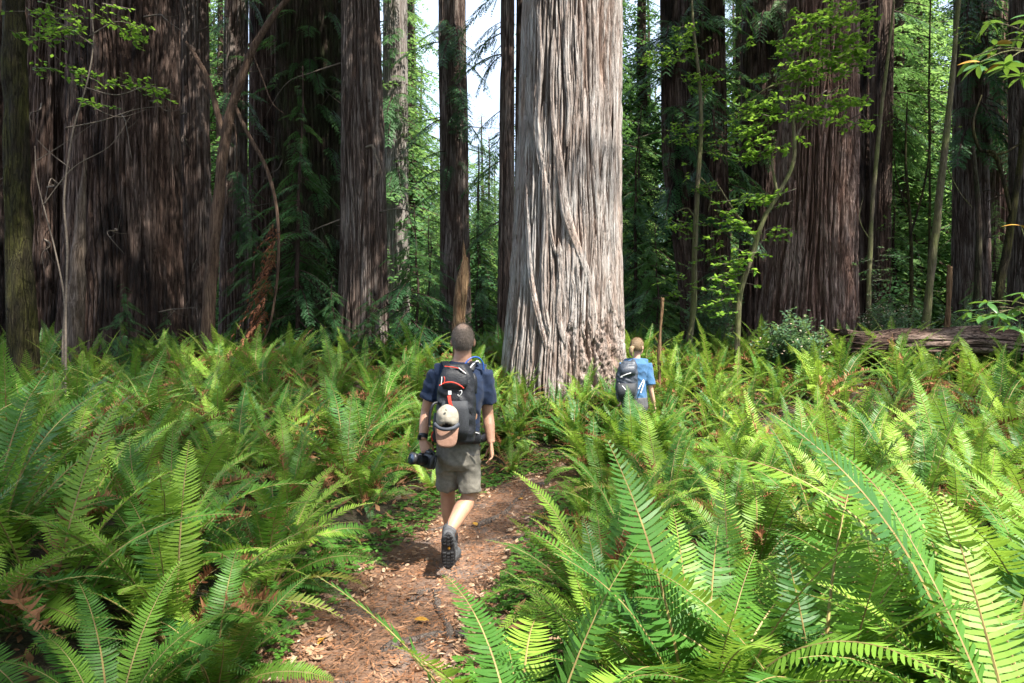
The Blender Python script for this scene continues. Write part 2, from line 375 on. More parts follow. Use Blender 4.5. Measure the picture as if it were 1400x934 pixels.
def px_spec(D, top, base, mid=None, ztop=32):
    """trunk edges read at the height of the frame's top edge and at y=450"""
    zt = EYE+472*D/933; zb_ = EYE+22*D/933
    f = lambda e: ((e[0]+e[1])/2-700)/933*D
    w = lambda e: (e[1]-e[0])/2/933*D
    rows = [(zb_, f(base), D, w(base)*.93), (zt, f(top), D, w(top))]
    if mid: rows.insert(1, (EYE-(mid[0]-472)/933*D, f(mid[1:]), D, w(mid[1:])))
    dx = (rows[-1][1]-rows[-2][1])*.3
    rows.append((ztop, rows[-1][1]+dx, D, w(top)*.55))
    rows.insert(0, (-1, f(base), D, w(base)*1.0))
    return rows
REDWOODS = []
def redwood(label, D, top, base, mat, mid=None, seed=0, res=(220, 150), rough=1.0, flare=.18, name='redwood_tree', lob=.06, lobes=7, group=None, ztop=32):
    spec = px_spec(D, top, base, mid, ztop); x0 = spec[0][1]; zg = gz(x0, D)
    V, F, ridge, _ = make_trunk(spec, seed, res[0], res[1], ztop, EYE+520*D/933, rough=rough, flare=flare, lob=lob, lobes=lobes, zb=zg)
    root = thing(name, (x0, D, zg), label, 'tree', group)
    V = V-np.array([x0, D, zg])
    tr = link('trunk', Geo().add(V, F).mesh('trunk', M[mat], True, {'ridge': ridge.ravel()}), root)
    REDWOODS.append((root, spec)); return root, spec

BT_D = 13.0
big_spec = [(-1, .98, BT_D, 1.16), (1.6, .99, BT_D, 1.08), (2.6, 1.03, BT_D, 1.03), (4.1, 1.08, BT_D, 1.0), (8.3, 1.16, BT_D, .93), (34, 1.3, BT_D, .6)]
zg = gz(.98, BT_D)
V, F, ridge, _ = make_trunk(big_spec, 4.3, 620, 330, 34, 9.2, rough=1.2, flare=.14, lob=.035, lobes=9, zb=zg)
# gnawed burl low on the right side
ang = np.arctan2(V[..., 1]-BT_D, V[..., 0]-1.0)
wt = smooth(2.35, 1.75, V[..., 2]+.25*perlin(ang*2, V[..., 2]*1.5, 3.))*np.exp(-((ang+1.0)/.55)**2)
bn = np.abs(perlin(V[..., 0]*4, V[..., 1]*4, V[..., 2]*3+V[..., 0]*4))+.45*np.abs(perlin(V[..., 0]*13, V[..., 1]*13, V[..., 2]*8))+.25*perlin(V[..., 0]*30, V[..., 1]*30, V[..., 2]*20)
dirn = np.stack([np.cos(ang), np.sin(ang), 0*ang], -1)
V = V+dirn*(wt*(.03-.17*bn))[..., None]
ridge = ridge*(1-wt*.8)+wt*.8*np.clip(.45-bn*.9, 0, 1)
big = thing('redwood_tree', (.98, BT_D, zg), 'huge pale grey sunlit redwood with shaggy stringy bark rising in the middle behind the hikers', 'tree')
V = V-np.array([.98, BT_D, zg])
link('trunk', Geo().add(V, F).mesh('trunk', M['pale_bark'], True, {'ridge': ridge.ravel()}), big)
REDWOODS.append((big, big_spec))
def on_big(px, py):
    """point on the big trunk's near face met by a line of sight, with its outward normal"""
    D = BT_D-.9
    for _ in range(4):
        x = (px-700)/933*D; z = EYE-(py-472)/933*D
        c = np.interp(z, [r[0] for r in big_spec], [r[1] for r in big_spec]); R = np.interp(z, [r[0] for r in big_spec], [r[3] for r in big_spec])
        R *= 1+.14*math.exp(-max(z-zg, 0)/1.3)
        u = np.clip((x-c)/R, -.97, .97); D = BT_D-R*math.sqrt(1-u*u)
    n = np.array([u, -math.sqrt(1-u*u), 0]); return np.array([c+R*u, BT_D-R*math.sqrt(1-u*u), z]), n
def bark_strip(pts, w, th, seed):
    q = spline(pts, 44); P3 = []; N3 = []
    for px, py in q:
        p, n = on_big(px, py); P3.append(p); N3.append(n)
    P3 = np.array(P3); N3 = np.array(N3); T = np.gradient(P3, axis=0); T /= np.linalg.norm(T, axis=1)[:, None]
    S = np.cross(T, N3); S /= np.linalg.norm(S, axis=1)[:, None]
    u = np.linspace(-1, 1, 9); t = np.linspace(0, 1, 44)
    ta = np.minimum(1, np.minimum(t, 1-t)*6+.25)*(1+.25*perlin(t*5, seed, 0.))
    prof = (1-u**6)*(.8+.35*perlin(u*3.1, seed, 1.))*.85
    V = P3[:, None]+S[:, None]*(u[None]*w*ta[:, None])[..., None]+N3[:, None]*(th*ta[:, None]*prof[None]+.012*perlin(t[:, None]*24+seed, u[None]*2.5, seed)-.02)[..., None]
    i = np.arange(43)[:, None]*9; j = np.arange(8)[None]
    F = np.stack([i+j, i+j+1, i+9+j+1, i+9+j], -1).reshape(-1, 4)
    rd = np.clip(.85+.5*perlin(t[:, None]*6+seed, u[None]*4, 1.), 0, 1)
    V = V-np.array([.98, BT_D, zg])
    link('bark_strip', Geo().add(V, F).mesh('bark_strip', M['pale_bark'], True, {'ridge': rd.ravel()}), big)
strips = [([(762, 190), (768, 255), (776, 300), (792, 345), (806, 385), (812, 425), (811, 462)], .085, .10),
          ([(741, 210), (746, 300), (743, 360), (744, 420), (752, 462)], .065, .07),
          ([(718, 225), (722, 320), (727, 390), (738, 440), (748, 482)], .06, .07),
          ([(800, 120), (797, 190), (786, 250), (780, 300)], .045, .05), ([(829, 190), (824, 280), (816, 340), (820, 400)], .05, .05),
          ([(764, 330), (767, 380), (764, 430), (772, 470)], .05, .05), ([(735, 0), (738, 90), (734, 170), (740, 240)], .06, .05),
          ([(776, 0), (774, 80), (779, 150), (775, 200)], .055, .05), ([(812, 0), (816, 100), (811, 180), (818, 250)], .06, .05),
          ([(840, 20), (842, 160), (840, 300), (846, 400), (853, 465)], .06, .06), ([(757, 40), (754, 130), (760, 220), (756, 290)], .04, .045),
          ([(795, 300), (798, 340), (790, 370), (796, 410)], .035, .05), ([(702, 330), (700, 400), (698, 470)], .06, .06),
          ([(832, 380), (838, 420), (848, 450)], .05, .06), ([(783, 380), (786, 420), (778, 450)], .04, .05), ([(724, 20), (722, 120), (716, 220)], .05, .05),
          ([(786, 20), (790, 110), (783, 180)], .035, .05), ([(749, 250), (752, 310), (760, 350)], .03, .05)]
for k, (pts, w, th) in enumerate(strips): bark_strip(pts, w, th, k*3.7+.3)

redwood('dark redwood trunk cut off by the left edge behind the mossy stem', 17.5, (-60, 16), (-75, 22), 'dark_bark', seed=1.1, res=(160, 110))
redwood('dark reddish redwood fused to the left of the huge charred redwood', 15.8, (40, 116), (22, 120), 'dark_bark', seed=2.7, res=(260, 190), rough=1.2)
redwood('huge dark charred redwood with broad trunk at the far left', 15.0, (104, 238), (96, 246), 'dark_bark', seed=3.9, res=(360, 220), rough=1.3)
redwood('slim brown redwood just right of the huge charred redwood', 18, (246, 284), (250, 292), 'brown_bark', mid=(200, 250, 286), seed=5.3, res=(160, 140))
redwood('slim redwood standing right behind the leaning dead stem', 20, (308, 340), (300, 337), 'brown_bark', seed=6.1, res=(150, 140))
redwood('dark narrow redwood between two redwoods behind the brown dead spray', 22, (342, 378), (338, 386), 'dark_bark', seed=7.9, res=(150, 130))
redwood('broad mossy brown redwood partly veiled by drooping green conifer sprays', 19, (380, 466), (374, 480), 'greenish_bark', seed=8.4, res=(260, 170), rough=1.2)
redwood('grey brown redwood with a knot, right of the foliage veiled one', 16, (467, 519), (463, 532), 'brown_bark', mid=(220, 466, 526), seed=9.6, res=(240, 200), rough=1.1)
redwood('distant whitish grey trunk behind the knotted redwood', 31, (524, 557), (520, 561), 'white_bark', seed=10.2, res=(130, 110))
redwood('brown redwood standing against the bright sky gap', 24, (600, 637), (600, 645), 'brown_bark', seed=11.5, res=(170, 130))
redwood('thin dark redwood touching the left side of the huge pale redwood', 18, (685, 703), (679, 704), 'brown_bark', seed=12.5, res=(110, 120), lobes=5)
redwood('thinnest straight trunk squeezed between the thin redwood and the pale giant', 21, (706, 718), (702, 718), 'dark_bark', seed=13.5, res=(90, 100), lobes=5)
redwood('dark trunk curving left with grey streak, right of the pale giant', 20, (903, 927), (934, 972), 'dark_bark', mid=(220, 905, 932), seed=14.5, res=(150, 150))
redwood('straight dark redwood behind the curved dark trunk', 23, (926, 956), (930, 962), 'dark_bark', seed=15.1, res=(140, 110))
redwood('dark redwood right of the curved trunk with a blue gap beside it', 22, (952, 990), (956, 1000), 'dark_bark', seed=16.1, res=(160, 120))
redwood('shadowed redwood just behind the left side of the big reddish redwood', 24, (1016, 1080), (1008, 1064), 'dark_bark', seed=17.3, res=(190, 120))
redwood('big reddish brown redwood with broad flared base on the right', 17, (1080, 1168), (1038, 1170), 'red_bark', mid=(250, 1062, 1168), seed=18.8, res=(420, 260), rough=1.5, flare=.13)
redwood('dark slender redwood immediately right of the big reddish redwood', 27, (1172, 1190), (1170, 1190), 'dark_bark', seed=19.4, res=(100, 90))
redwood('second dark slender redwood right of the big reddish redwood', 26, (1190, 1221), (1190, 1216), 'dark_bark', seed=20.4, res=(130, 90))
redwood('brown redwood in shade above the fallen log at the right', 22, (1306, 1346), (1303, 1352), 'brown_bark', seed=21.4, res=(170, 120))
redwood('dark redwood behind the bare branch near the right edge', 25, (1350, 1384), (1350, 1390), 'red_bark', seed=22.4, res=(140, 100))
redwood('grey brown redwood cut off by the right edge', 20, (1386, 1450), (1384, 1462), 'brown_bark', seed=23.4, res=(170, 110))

# ------------------------------------------------------------------ foliage templates
def diamonds(p, d, w, fold=0.0):
    """leaf quads: base p, vector d to the tip, half-width vector w"""
    n = len(p); V = np.stack([p, p+d*.45+w, p+d, p+d*.45-w], 1).reshape(-1, 3)
    return V, np.arange(n*4).reshape(n, 4)
def unit(v): return v/(np.linalg.norm(v, axis=-1, keepdims=True)+1e-9)
def conifer_branch(rng, nspray=15, nsprig=9, sl=.34, sw=.012, droop=.35, stem=True):
    """unit-length branch along +X, drooping, flat sprays both sides"""
    s = np.linspace(.1, 1, nspray); ps = []; ds = []; ws = []
    cz = lambda t: -droop*t**1.8
    for t in s:
        for sd_ in (-1, 1):
            L = sl*(1-.65*t)*(.7+.5*rng.random()); c = np.array([t, 0, cz(t)])
            dr = unit(np.array([.75+.3*rng.random(), sd_*(1-.25*t), -.35-.35*rng.random()]))
            u = np.linspace(.12, 1, nsprig)
            pts = c+dr*(u*L)[:, None]+np.array([0, 0, -.12])*(u[:, None]**2)*L
            for q in (-1, 1):
                d2 = unit(dr+q*np.cross(dr, [0, 0, 1.])*(.75-.3*u[:, None])+rng.normal(0, .10, (nsprig, 3)))
                ln = L*.34*(1.15-u)[:, None]*(.8+.4*rng.random((nsprig, 1)))+.012
                ps.append(pts); ds.append(d2*ln); ws.append(unit(np.cross(d2, [0, 0, 1.])+rng.normal(0, .25, (nsprig, 3)))*sw)
    V, F = diamonds(np.concatenate(ps), np.concatenate(ds), np.concatenate(ws))
    g = Geo().add(V, F)
    if stem:
        t = np.linspace(0, 1, 6); g2 = tube(np.c_[t, 0*t, cz(t)], .012*(1.1-t), 4, False); g.ext(g2, 1)
    return g
HEAVY = [conifer_branch(np.random.default_rng(40+k), 13, 8, .36, .011, .25+.1*k) for k in range(4)]
LIGHT = [conifer_branch(np.random.default_rng(60+k), 6, 4, .42, .028, .2+.12*k) for k in range(4)]
def rotz(a): c, s = math.cos(a), math.sin(a); return np.array([[c, -s, 0], [s, c, 0], [0, 0, 1.]])
def roty(a): c, s = math.cos(a), math.sin(a); return np.array([[c, 0, s], [0, 1, 0], [-s, 0, c.real]])
def rotx(a): c, s = math.cos(a), math.sin(a); return np.array([[1, 0, 0], [0, c, -s], [0, s, c]])
def put(g, tpl, R, s, p):
    V = np.concatenate(tpl.V)@R.T*s+p; base = g.n; g.V.append(V); g.n += len(V)
    for F, m_ in tpl.F: g.F.append((F+base, m_))
def conifer_crown(rng, h0, h1, rmax, nb, tpls, top_taper=1.0, tilt=(.0, .4), lean=(0, 0)):
    g = Geo()
    for k in range(nb):
        f = (k+rng.random())/nb; z = h0+(h1-h0)*f
        L = rmax*(1-f*top_taper*.92)*(.65+.5*rng.random())
        put(g, tpls[rng.integers(len(tpls))], rotz(rng.random()*6.283)@roty(rng.uniform(*tilt)), L, np.array([lean[0]*f, lean[1]*f, z]))
    return g

# far forest: whole trees with crowns, each an object
rg = np.random.default_rng(77)
def stem_geo(h, r, rng, n=8, k=10, wob=.12):
    z = np.linspace(-.3, h, k); x = np.cumsum(rng.normal(0, wob/k**.5, k)); y = np.cumsum(rng.normal(0, wob/k**.5, k)); x -= x[0]; y -= y[0]
    return tube(np.c_[x, y, z], r*(1.05-np.clip(z/h, 0, 1)*.85), n)
far_var = []
for k in range(5):
    H = [26, 30, 22, 10, 7][k]; rm = [3.8, 3.2, 4.2, 3.2, 3.0][k]
    cr = conifer_crown(rg, [5, 9, 1.5, .4, .2][k], H, rm, [150, 130, 170, 120, 90][k], LIGHT, tilt=(-.1, .5))
    far_var.append((H, cr.mesh('crown', [M['far_leaf'] if k > 1 else M['conifer'], M['brown_bark']]), stem_geo(H*.97, [.38, .42, .28, .13, .1][k], rg).mesh('trunk', M['brown_bark'], True)))
def far_tree(x, y, k, s=1.0, label=None, name='forest_tree'):
    H, cm, tm = far_var[k]
    r = thing(name, (x, y, gz(x, y)-.1), label or ['tall dark conifer in the far wood behind the redwoods', 'tall high crowned conifer in the far wood', 'broad light green tree in the far wood behind the redwoods', 'low bushy green tree filling the far wood understorey', 'small bushy tree low in the far wood understorey'][k], 'tree',
              ['tall far conifers', 'high crowned far conifers', 'broad far trees', 'bushy understorey trees', 'small understorey trees'][k])
    r.rotation_euler = (0, 0, rg.random()*6.28); r.scale = (s, s, s)
    link('trunk', tm, r); link('crown', cm, r)
def in_gap(x, y): a = x/y*933+700; return 632 < a < 712
cnt = 0; placed = []
for tries in range(3500):
    y = rg.uniform(30, 78); x = rg.uniform(-.86, .86)*y
    if any((x-a)**2+(y-b)**2 < (2.5+.02*y)**2 for a, b in placed): continue
    placed.append((x, y)); px = x/y*933+700
    if 575 < px < 715: k = 3; s = rg.uniform(.8, 1.1)*max(1, y/38)
    else: k = rg.choice([0, 1, 2, 3], p=[.3, .1, .42, .18]); s = rg.uniform(.8, 1.2)
    far_tree(x, y, k, s); cnt += 1
for x, y, k, s in [(-11, 26, 4, .8), (-6.5, 27, 4, .9), (-3.2, 27, 4, .8), (-1.6, 31, 4, .9), (3.9, 26, 3, .8), (5.4, 28.5, 3, 1.0), (5.0, 33, 2, .9), (9.2, 29, 4, .9), (14.5, 26, 4, 1.0), (11.5, 28, 3, .8), (17, 24, 4, .8),
                   (4.1, 30, 0, .9), (6.4, 34, 0, 1.1), (8.2, 31, 1, .95), (13.6, 33, 2, 1.), (17.5, 31, 2, .9), (-13, 27, 3, .7), (-16.5, 29, 2, .8), (-8.5, 31, 2, .8), (20, 27, 3, .9), (16, 37, 0, 1), (17.5, 30.5, 2, 1.25), (19.6, 33, 2, 1.3), (21.8, 36, 2, 1.3), (18.6, 27.5, 3, 1.3), (23, 35, 0, 1.2), (10.8, 32, 2, 1.1), (12.2, 35, 0, 1.2), (24.5, 42, 2, 1.4), (19.5, 38, 1, 1.2), (-14.5, 33, 2, 1.1), (-18.5, 36, 2, 1.2), (26, 33, 2, 1.1)]:
    far_tree(x, y, k, s)

# ------------------------------------------------------------------ crowns overhead of the redwoods (foliage shaped to lay out the shade and sun below)
S = np.array(SUN)
rc = np.random.default_rng(21)
behind = [(5, -5.5), (7, -10), (1, -12), (19, 3), (-5, -7), (23, 0), (9, -18), (-12, -2), (25, 8), (-2, -20), (14, -22), (17, -19), (-14, -12)]  # unseen redwoods added behind the camera to carry shading crowns
trunks = [(r, (sp[-1][1], sp[-1][2])) for r, sp in REDWOODS]
for k, (x, y) in enumerate(behind):
    spec = [(-1, x, y, 1.0), (3, x, y, .85), (34, x, y, .4)]
    V, F, ridge, _ = make_trunk(spec, k*1.7, 90, 50, 34, 12, zb=gz(x, y))
    r = thing('redwood_tree', (x, y, gz(x, y)), 'unseen redwood added behind the photographer to cast shade', 'tree', 'unseen shade redwoods behind the photographer')
    link('trunk', Geo().add(V-np.array([x, y, gz(x, y)]), F).mesh('trunk', M['red_bark'], True, {'ridge': ridge.ravel()}), r)
    trunks.append((r, (x, y)))
tx = np.array([q[1] for q in trunks])
def lit_fraction(x, y):
    pdv = path_d(np.array([x]), np.array([y]))[0] if -3 < x < 4 and 0 < y < 12 else 9
    if y > 30: return .9
    if y > 14.8 or (x < -1.5 and y > 11): return -.2
    if pdv < .5 and x < .6: return .55
    if y < 9 and x > .1+.02*y: return 1.4
    if 9 <= y <= 16 and x > 1.0: return .82
    if 8.5 < y < 14 and x > -2.2: return .62
    if x > -1.6-.05*y: return .42 if y < 5 else .2
    return .18
clusters = {}
N_ = 8500
CX = rc.uniform(-18, 34, N_); CY = rc.uniform(-30, 20, N_); CZ = rc.uniform(13, 27, N_)
for a, b_, c_ in zip(CX, CY, CZ):
    if b_ > 4 and c_ < EYE+.56*b_+1.2: c_ = EYE+.56*b_+1.2+rc.random()*5      # crowns start above the part of the trunks in view
    g0 = np.array([a, b_, c_])-S*(c_-.9)/S[2]
    if not (-17 < g0[0] < 17 and -3 < g0[1] < 32): 
        if rc.random() < .75: continue
    hit = False
    for z in np.arange(.5, 10.5, 1.0):                       # keep the sun on the pale giant
        q = np.array([a, b_, c_])-S*(c_-z)/S[2]
        if abs(q[0]-1.1) < 1.75 and abs(q[1]-12.4) < 1.6: hit = True; break
    q = np.array([a, b_, c_])-S*(c_-6)/S[2]
    if abs(q[0]-5.6) < 1.7 and abs(q[1]-12.9) < 1.6 and rc.random() < .45: continue  # crown thinned so sun reaches the leafy young tree
    if hit and rc.random() < .97: continue
    lf = lit_fraction(g0[0], g0[1])
    nz_ = perlin(np.array([g0[0]*.75]), np.array([g0[1]*.75]), 2.2)[0]*.9+.5+rc.normal(0, .08)
    if nz_ < lf: continue  # foliage kept only where its shadow is wanted on the ground
    k = np.argmin((tx[:, 0]-a)**2+(tx[:, 1]-b_)**2)
    clusters.setdefault(int(k), []).append((a, b_, c_))
CLUST = [conifer_branch(np.random.default_rng(90+k), 6, 4, .5, .035, .15+.1*k, True) for k in range(3)]
for k, lst in clusters.items():
    root, (x, y) = trunks[k]; g = Geo(); lim = 0
    for (a, b_, c_) in lst:
        az = math.atan2(b_-y, a-x)
        put(g, CLUST[rc.integers(3)], rotz(az+rc.normal(0, .5))@roty(rc.uniform(-.1, .3)), rc.uniform(1.3, 2.0), np.array([a, b_, c_]))
        if rc.random() < .4:
            t = np.linspace(0, 1, 5)[:, None]; p0 = np.array([x, y, c_-1.2]); p1 = np.array([a, b_, c_])
            L = tube(p0+(p1-p0)*t+np.array([0, 0, .5])*np.sin(t*np.pi), .05*(1.15-t[:, 0]), 4, False); g.ext(L, 1)
    link('crown', local(g, root.location).mesh('crown', [M['conifer'], M['brown_bark']]), root)

# ------------------------------------------------------------------ sword ferns
def frond_geo(rng, pairs, bend, side, fold, dead=False, lod=0, curl=0):
    """unit frond, rises along +Z and arches towards +Y"""
    n = 24; s = np.linspace(0, 1, n)
    a = bend*s**1.55; la = side*s**1.3
    dz = np.cos(a); dy = np.sin(a)
    T = np.stack([np.sin(la), dy*np.cos(la), dz*np.cos(la)], -1)
    C = np.vstack([[0, 0, 0], np.cumsum((T[1:]+T[:-1])/2, axis=0)/(n-1)])
    g = Geo()
    rk = 6 if lod == 2 else 12 if lod else 20
    idx = np.linspace(0, n-1, rk).round().astype(int)
    g.ext(tube(C[idx], (.0058 if not lod else .007)*(1.12-s[idx]), 3 if lod else 4, False), 1)
    u = np.linspace(.13, .99, pairs); X0 = np.stack([np.interp(u, s, C[:, k]) for k in range(3)], -1)
    TT = unit(np.stack([np.interp(u, s, T[:, k]) for k in range(3)], -1))
    SD = unit(np.cross(TT, np.array([0, 1., 0])*0+np.stack([0*u, np.cos(np.interp(u, s, a)), -np.sin(np.interp(u, s, a))], -1)))   # towards the side
    NN = np.cross(SD, TT)
    L = .102*np.minimum(1, .45+(u-.13)/.22)*(1-np.clip((u-.28)/.72, 0, 1)**2.3*.93)
    wd = (.86/pairs)*.43*(1.5 if lod == 2 else 1.0)
    for sgn in (-1, 1):
        sh = .5*(u[1]-u[0])*(sgn > 0)
        fw = .22+.5*u**3+rng.normal(0, .06, pairs)
        ll = L*(1+rng.normal(0, .06, pairs)); up = fold+rng.normal(0, .10, pairs)
        if dead: ll = ll*rng.uniform(.35, .9, pairs); up = rng.normal(-.8, .7, pairs); fw = fw+rng.normal(0, .4, pairs)
        d = unit(sgn*SD*np.cos(up)[:, None]+NN*np.sin(up)[:, None]+TT*fw[:, None])
        p = X0+TT*sh+sgn*SD*.002
        w = unit(TT-d*np.sum(TT*d, -1, keepdims=True))
        tw = rng.normal(.18*sgn, .15, pairs)[:, None]*(3 if dead else 1)
        w = unit(w*np.cos(tw)+np.cross(d, w)*np.sin(tw))
        W_ = w*(wd*(.35+.65*np.minimum(1, ll/L.max()*1.3)))[:, None]
        D_ = d*ll[:, None]; cv = TT*ll[:, None]*.10-NN*ll[:, None]*(.14 if not dead else .4)
        if lod == 2: V_, F_ = diamonds(p, D_+cv, W_); g.add(V_, F_, 0); continue
        if lod == 1:
            V_ = np.stack([p-W_*.7, p+W_*.8, p+D_*.6+W_*.8+cv*.36, p+D_+cv, p+D_*.6-W_*.8+cv*.36], 1).reshape(-1, 3)
            b0 = np.arange(pairs)[:, None]*5
            g.add(V_, np.concatenate([b0+np.array([[0, 1, 2, 4]])])); nb = g.n-len(V_)
            g.F.append((b0+np.array([[4, 2, 3]])+nb, 0)); continue
        V_ = np.stack([p-W_*.55, p+W_*1.15, p+D_*.35+W_+cv*.12, p+D_*.35-W_*.9+cv*.12, p+D_*.72+W_*.72+cv*.52, p+D_*.72-W_*.68+cv*.52, p+D_+cv], 1).reshape(-1, 3)
        b0 = np.arange(pairs)[:, None]*7
        g.add(V_, np.concatenate([b0+np.array([[0, 1, 2, 3]]), b0+np.array([[3, 2, 4, 5]])])); nb = g.n-len(V_)
        g.F.append((b0+np.array([[5, 4, 6]])+nb, 0))
    return g
rf = np.random.default_rng(31)
FR = []; FR1 = []; FR2 = []; FD = []; FD1 = []
for k in range(16):
    bend = [.35, .55, .8, 1.05, 1.3, 1.6, 1.9, 2.2][k % 8]; sd_ = rf.normal(0, .25); fo = rf.uniform(-.1, .35)
    FR.append(frond_geo(np.random.default_rng(k), 48, bend, sd_, fo).mesh('frond', [M['fern'], M['rachis']]))
    FR1.append(frond_geo(np.random.default_rng(k), 34, bend, sd_, fo, lod=1))
    FR2.append(frond_geo(np.random.default_rng(k), 19, bend, sd_, fo, lod=2))
for k in range(5):
    bend = [.7, 1.2, 1.7, 2.1, 1.5][k]
    FD.append(frond_geo(np.random.default_rng(80+k), 40, bend, rf.normal(0, .5), -.5, True).mesh('withered_frond', [M['fern_dead'], M['rachis']]))
    FD1.append(frond_geo(np.random.default_rng(80+k), 26, bend, rf.normal(0, .5), -.5, True, lod=1))
FRY = [frond_geo(np.random.default_rng(500+k), 38, [.8, 1.4, 2.0][k], rf.normal(0, .4), -.15).mesh('frond', [M['fern_old'], M['rachis']]) for k in range(3)]
def frond_plan(rng, nf, up=1.0):
    out = []; ph = rng.random()*6.28
    for k in range(nf):
        ph += 2.4+rng.normal(0, .25); inner = rng.random()
        tilt = (.10+.62*inner)*up+rng.normal(0, .06)
        bi = int(np.clip(inner*5+rng.normal(1.0, 1.3), 0, 7))+8*rng.integers(2)
        tilt += .06+.16*inner; bi = int(np.clip(inner*4.6+rng.normal(1.9, 1.2), 0, 7))+8*int(rng.integers(2))
        out.append((ph, tilt, bi, rng.uniform(.72, 1.12)*(1.08-.15*inner), rng.normal(0, .35)))
    return out
def fern_near(x, y, s, label, group, rng, nf=None, extra=None, dead=2, up=1.0):
    r = thing('sword_fern', (x, y, gz(x, y)-.02), label, 'fern', group)
    plan = frond_plan(rng, nf or int(rng.integers(17, 25)), up)
    if extra: plan = plan+extra
    for (ph, ti, bi, L, tw) in plan:
        o = link('frond', FRY[rng.integers(3)] if rng.random() < .035 and y > 3.2 else FR[bi], r)
        o.location = (math.sin(-ph)*.03, math.cos(ph)*.03, 0); o.rotation_euler = (Matrix.Rotation(ph, 3, 'Z')@Matrix.Rotation(-ti, 3, 'X')@Matrix.Rotation(tw, 3, 'Z')).to_euler()
        o.scale = (s*L*(.95+.25*rng.random())*(1.22 if y < 3.3 else 1), s*L, s*L)
    for k in range(dead):
        o = link('withered_frond', FD[rng.integers(5)], r); ph = rng.random()*6.28
        o.rotation_euler = (Matrix.Rotation(ph, 3, 'Z')@Matrix.Rotation(-rng.uniform(.08, .9), 3, 'X')).to_euler(); q = s*rng.uniform(.65, 1.0); o.scale = (q, q, q)
    return r
def fern_one(rng, lst, dlst, nf, nd):
    g = Geo()
    for (ph, ti, bi, L, tw) in frond_plan(rng, nf): put(g, lst[bi], rotz(ph)@rotx(-ti)@rotz(tw), L, np.zeros(3))
    for k in range(nd):
        t = dlst[rng.integers(len(dlst))]; q = Geo(); put(q, t, rotz(rng.random()*6.28)@rotx(-rng.uniform(.08, .9)), rng.uniform(.65, 1.0), np.zeros(3))
        g.V += q.V
        for F, m_ in q.F: g.F.append((F+g.n, 2 if m_ == 0 else 1))
        g.n += q.n
    return g
MID = [fern_one(np.random.default_rng(200+k), FR1, FD1, 16, 3+(k % 4)).mesh('sword_fern', [M['fern'], M['rachis'], M['fern_dead']]) for k in range(8)]

LAND = [  # x, y, size, label
    (.76, 2.75, 1.12, 'large upright sunlit sword fern right of the path in the front, tallest fronds pointing up', .75),
    (1.25, 2.75, 1.2, 'sunlit sword fern in the front row just right of the tallest one', .9),
    (1.98, 2.85, 1.4, 'big sword fern at the lower right with long fronds arching over', 1.0),
    (.04, 2.4, 1.0, 'low sword fern hanging over the right edge of the path at the bottom', 1.25),
    (1.75, 2.2, 1.05, 'sword fern at the bottom right corner with drooping pale fronds', 1.2),
    (.55, 4.1, .95, 'sword fern spilling over the right side of the path beside the man', 1.1),
    (.5, 3.35, .72, 'low fern at the right path edge between the front ferns and the man', 1.3),
    (.95, 5.5, .9, 'sword fern right of the path a few steps beyond the man', 1.0),
    (-1.62, 2.75, .72, 'small sword fern with curled fronds at the bottom left beside the path', 1.2),
    (-1.78, 3.6, 1.05, 'sword fern leaning over the left edge of the path in front', 1.1),
    (-1.62, 4.5, .8, 'low fern with fronds spread flat over the left path edge', 1.3),
    (-1.42, 3.25, .62, 'tiny fern on the left edge of the path near the bottom', 1.3),
    (-2.15, 4.2, 1.1, 'shaded sword fern left of the path with fronds fanned to the right', 1.0),
    (-2.55, 2.9, 1.0, 'sword fern at the left edge in the lower corner', 1.1),
    (-3.0, 3.9, 1.25, 'tall sword fern at the left edge reaching above its neighbours', .8),
    (-1.75, 5.3, .9, 'dark sword fern left of the man beside his camera', 1.0),
    (1.42, 8.2, 1.14, 'tall fern hiding the legs of the woman', .6),
    (1.64, 8.3, 1.04, 'second tall fern pressed against the tall one before the woman', .6),
    (1.02, 8.35, .9, 'fern just left of the woman on her side of the path', .9),
    (1.88, 8.55, .95, 'fern at the right elbow of the woman', .9),
    (.95, 6.9, .75, 'small bright sword fern on the bend of the path right of the man', 1.1),
]
pts_f = []; rr = np.random.default_rng(55)
for x, y, s, lb, up in LAND:
    fern_near(x, y, s, lb, None, rr, extra=[(-1.2, .25, 6, 1.3, 0), (-2.0, .3, 6, 1.2, 0), (1.3, .2, 5, 1.3, 0)] if 'arching' in lb else None, nf=int(rr.integers(24, 32)), up=up, dead=int(rr.integers(1, 4)) if y > 3.4 else 0); pts_f.append((x, y))
def zone(x, y):
    px = x/y*933+700
    if px < 640 or x < 0:
        if y < 5.5: w = 'close by left of the path' if px > 250 else 'close by at the left edge'; return 'sword fern in the shaded thicket '+w, 'near ferns '+w
        row = 'middle rows' if y < 9 else 'back rows'
        w = 'before the huge charred redwood' if px < 250 else 'before the leaning dead stem' if px < 350 else 'before the broad mossy redwood' if px < 470 else 'before the knotted redwood' if px < 560 else 'left of the walking man'
        return 'sword fern in the shaded '+row+' '+w, row+' of ferns '+w
    if y < 5: w = 'below the woman' if px < 950 else 'at the right side'; return 'bright sword fern in the sunlit thicket close by '+w, 'near sunlit ferns '+w
    row = 'middle rows' if y < 9 else 'back rows'
    w = 'between the man and the pale giant redwood' if px < 840 else 'right of the woman' if px < 1000 else 'before the big reddish redwood' if px < 1160 else 'before the fallen log'
    return 'sunlit sword fern in the '+row+' '+w, row+' of sunlit ferns '+w
MANP = (-.42, 5.1); WOMP = (1.62, 9.25)
cand = []
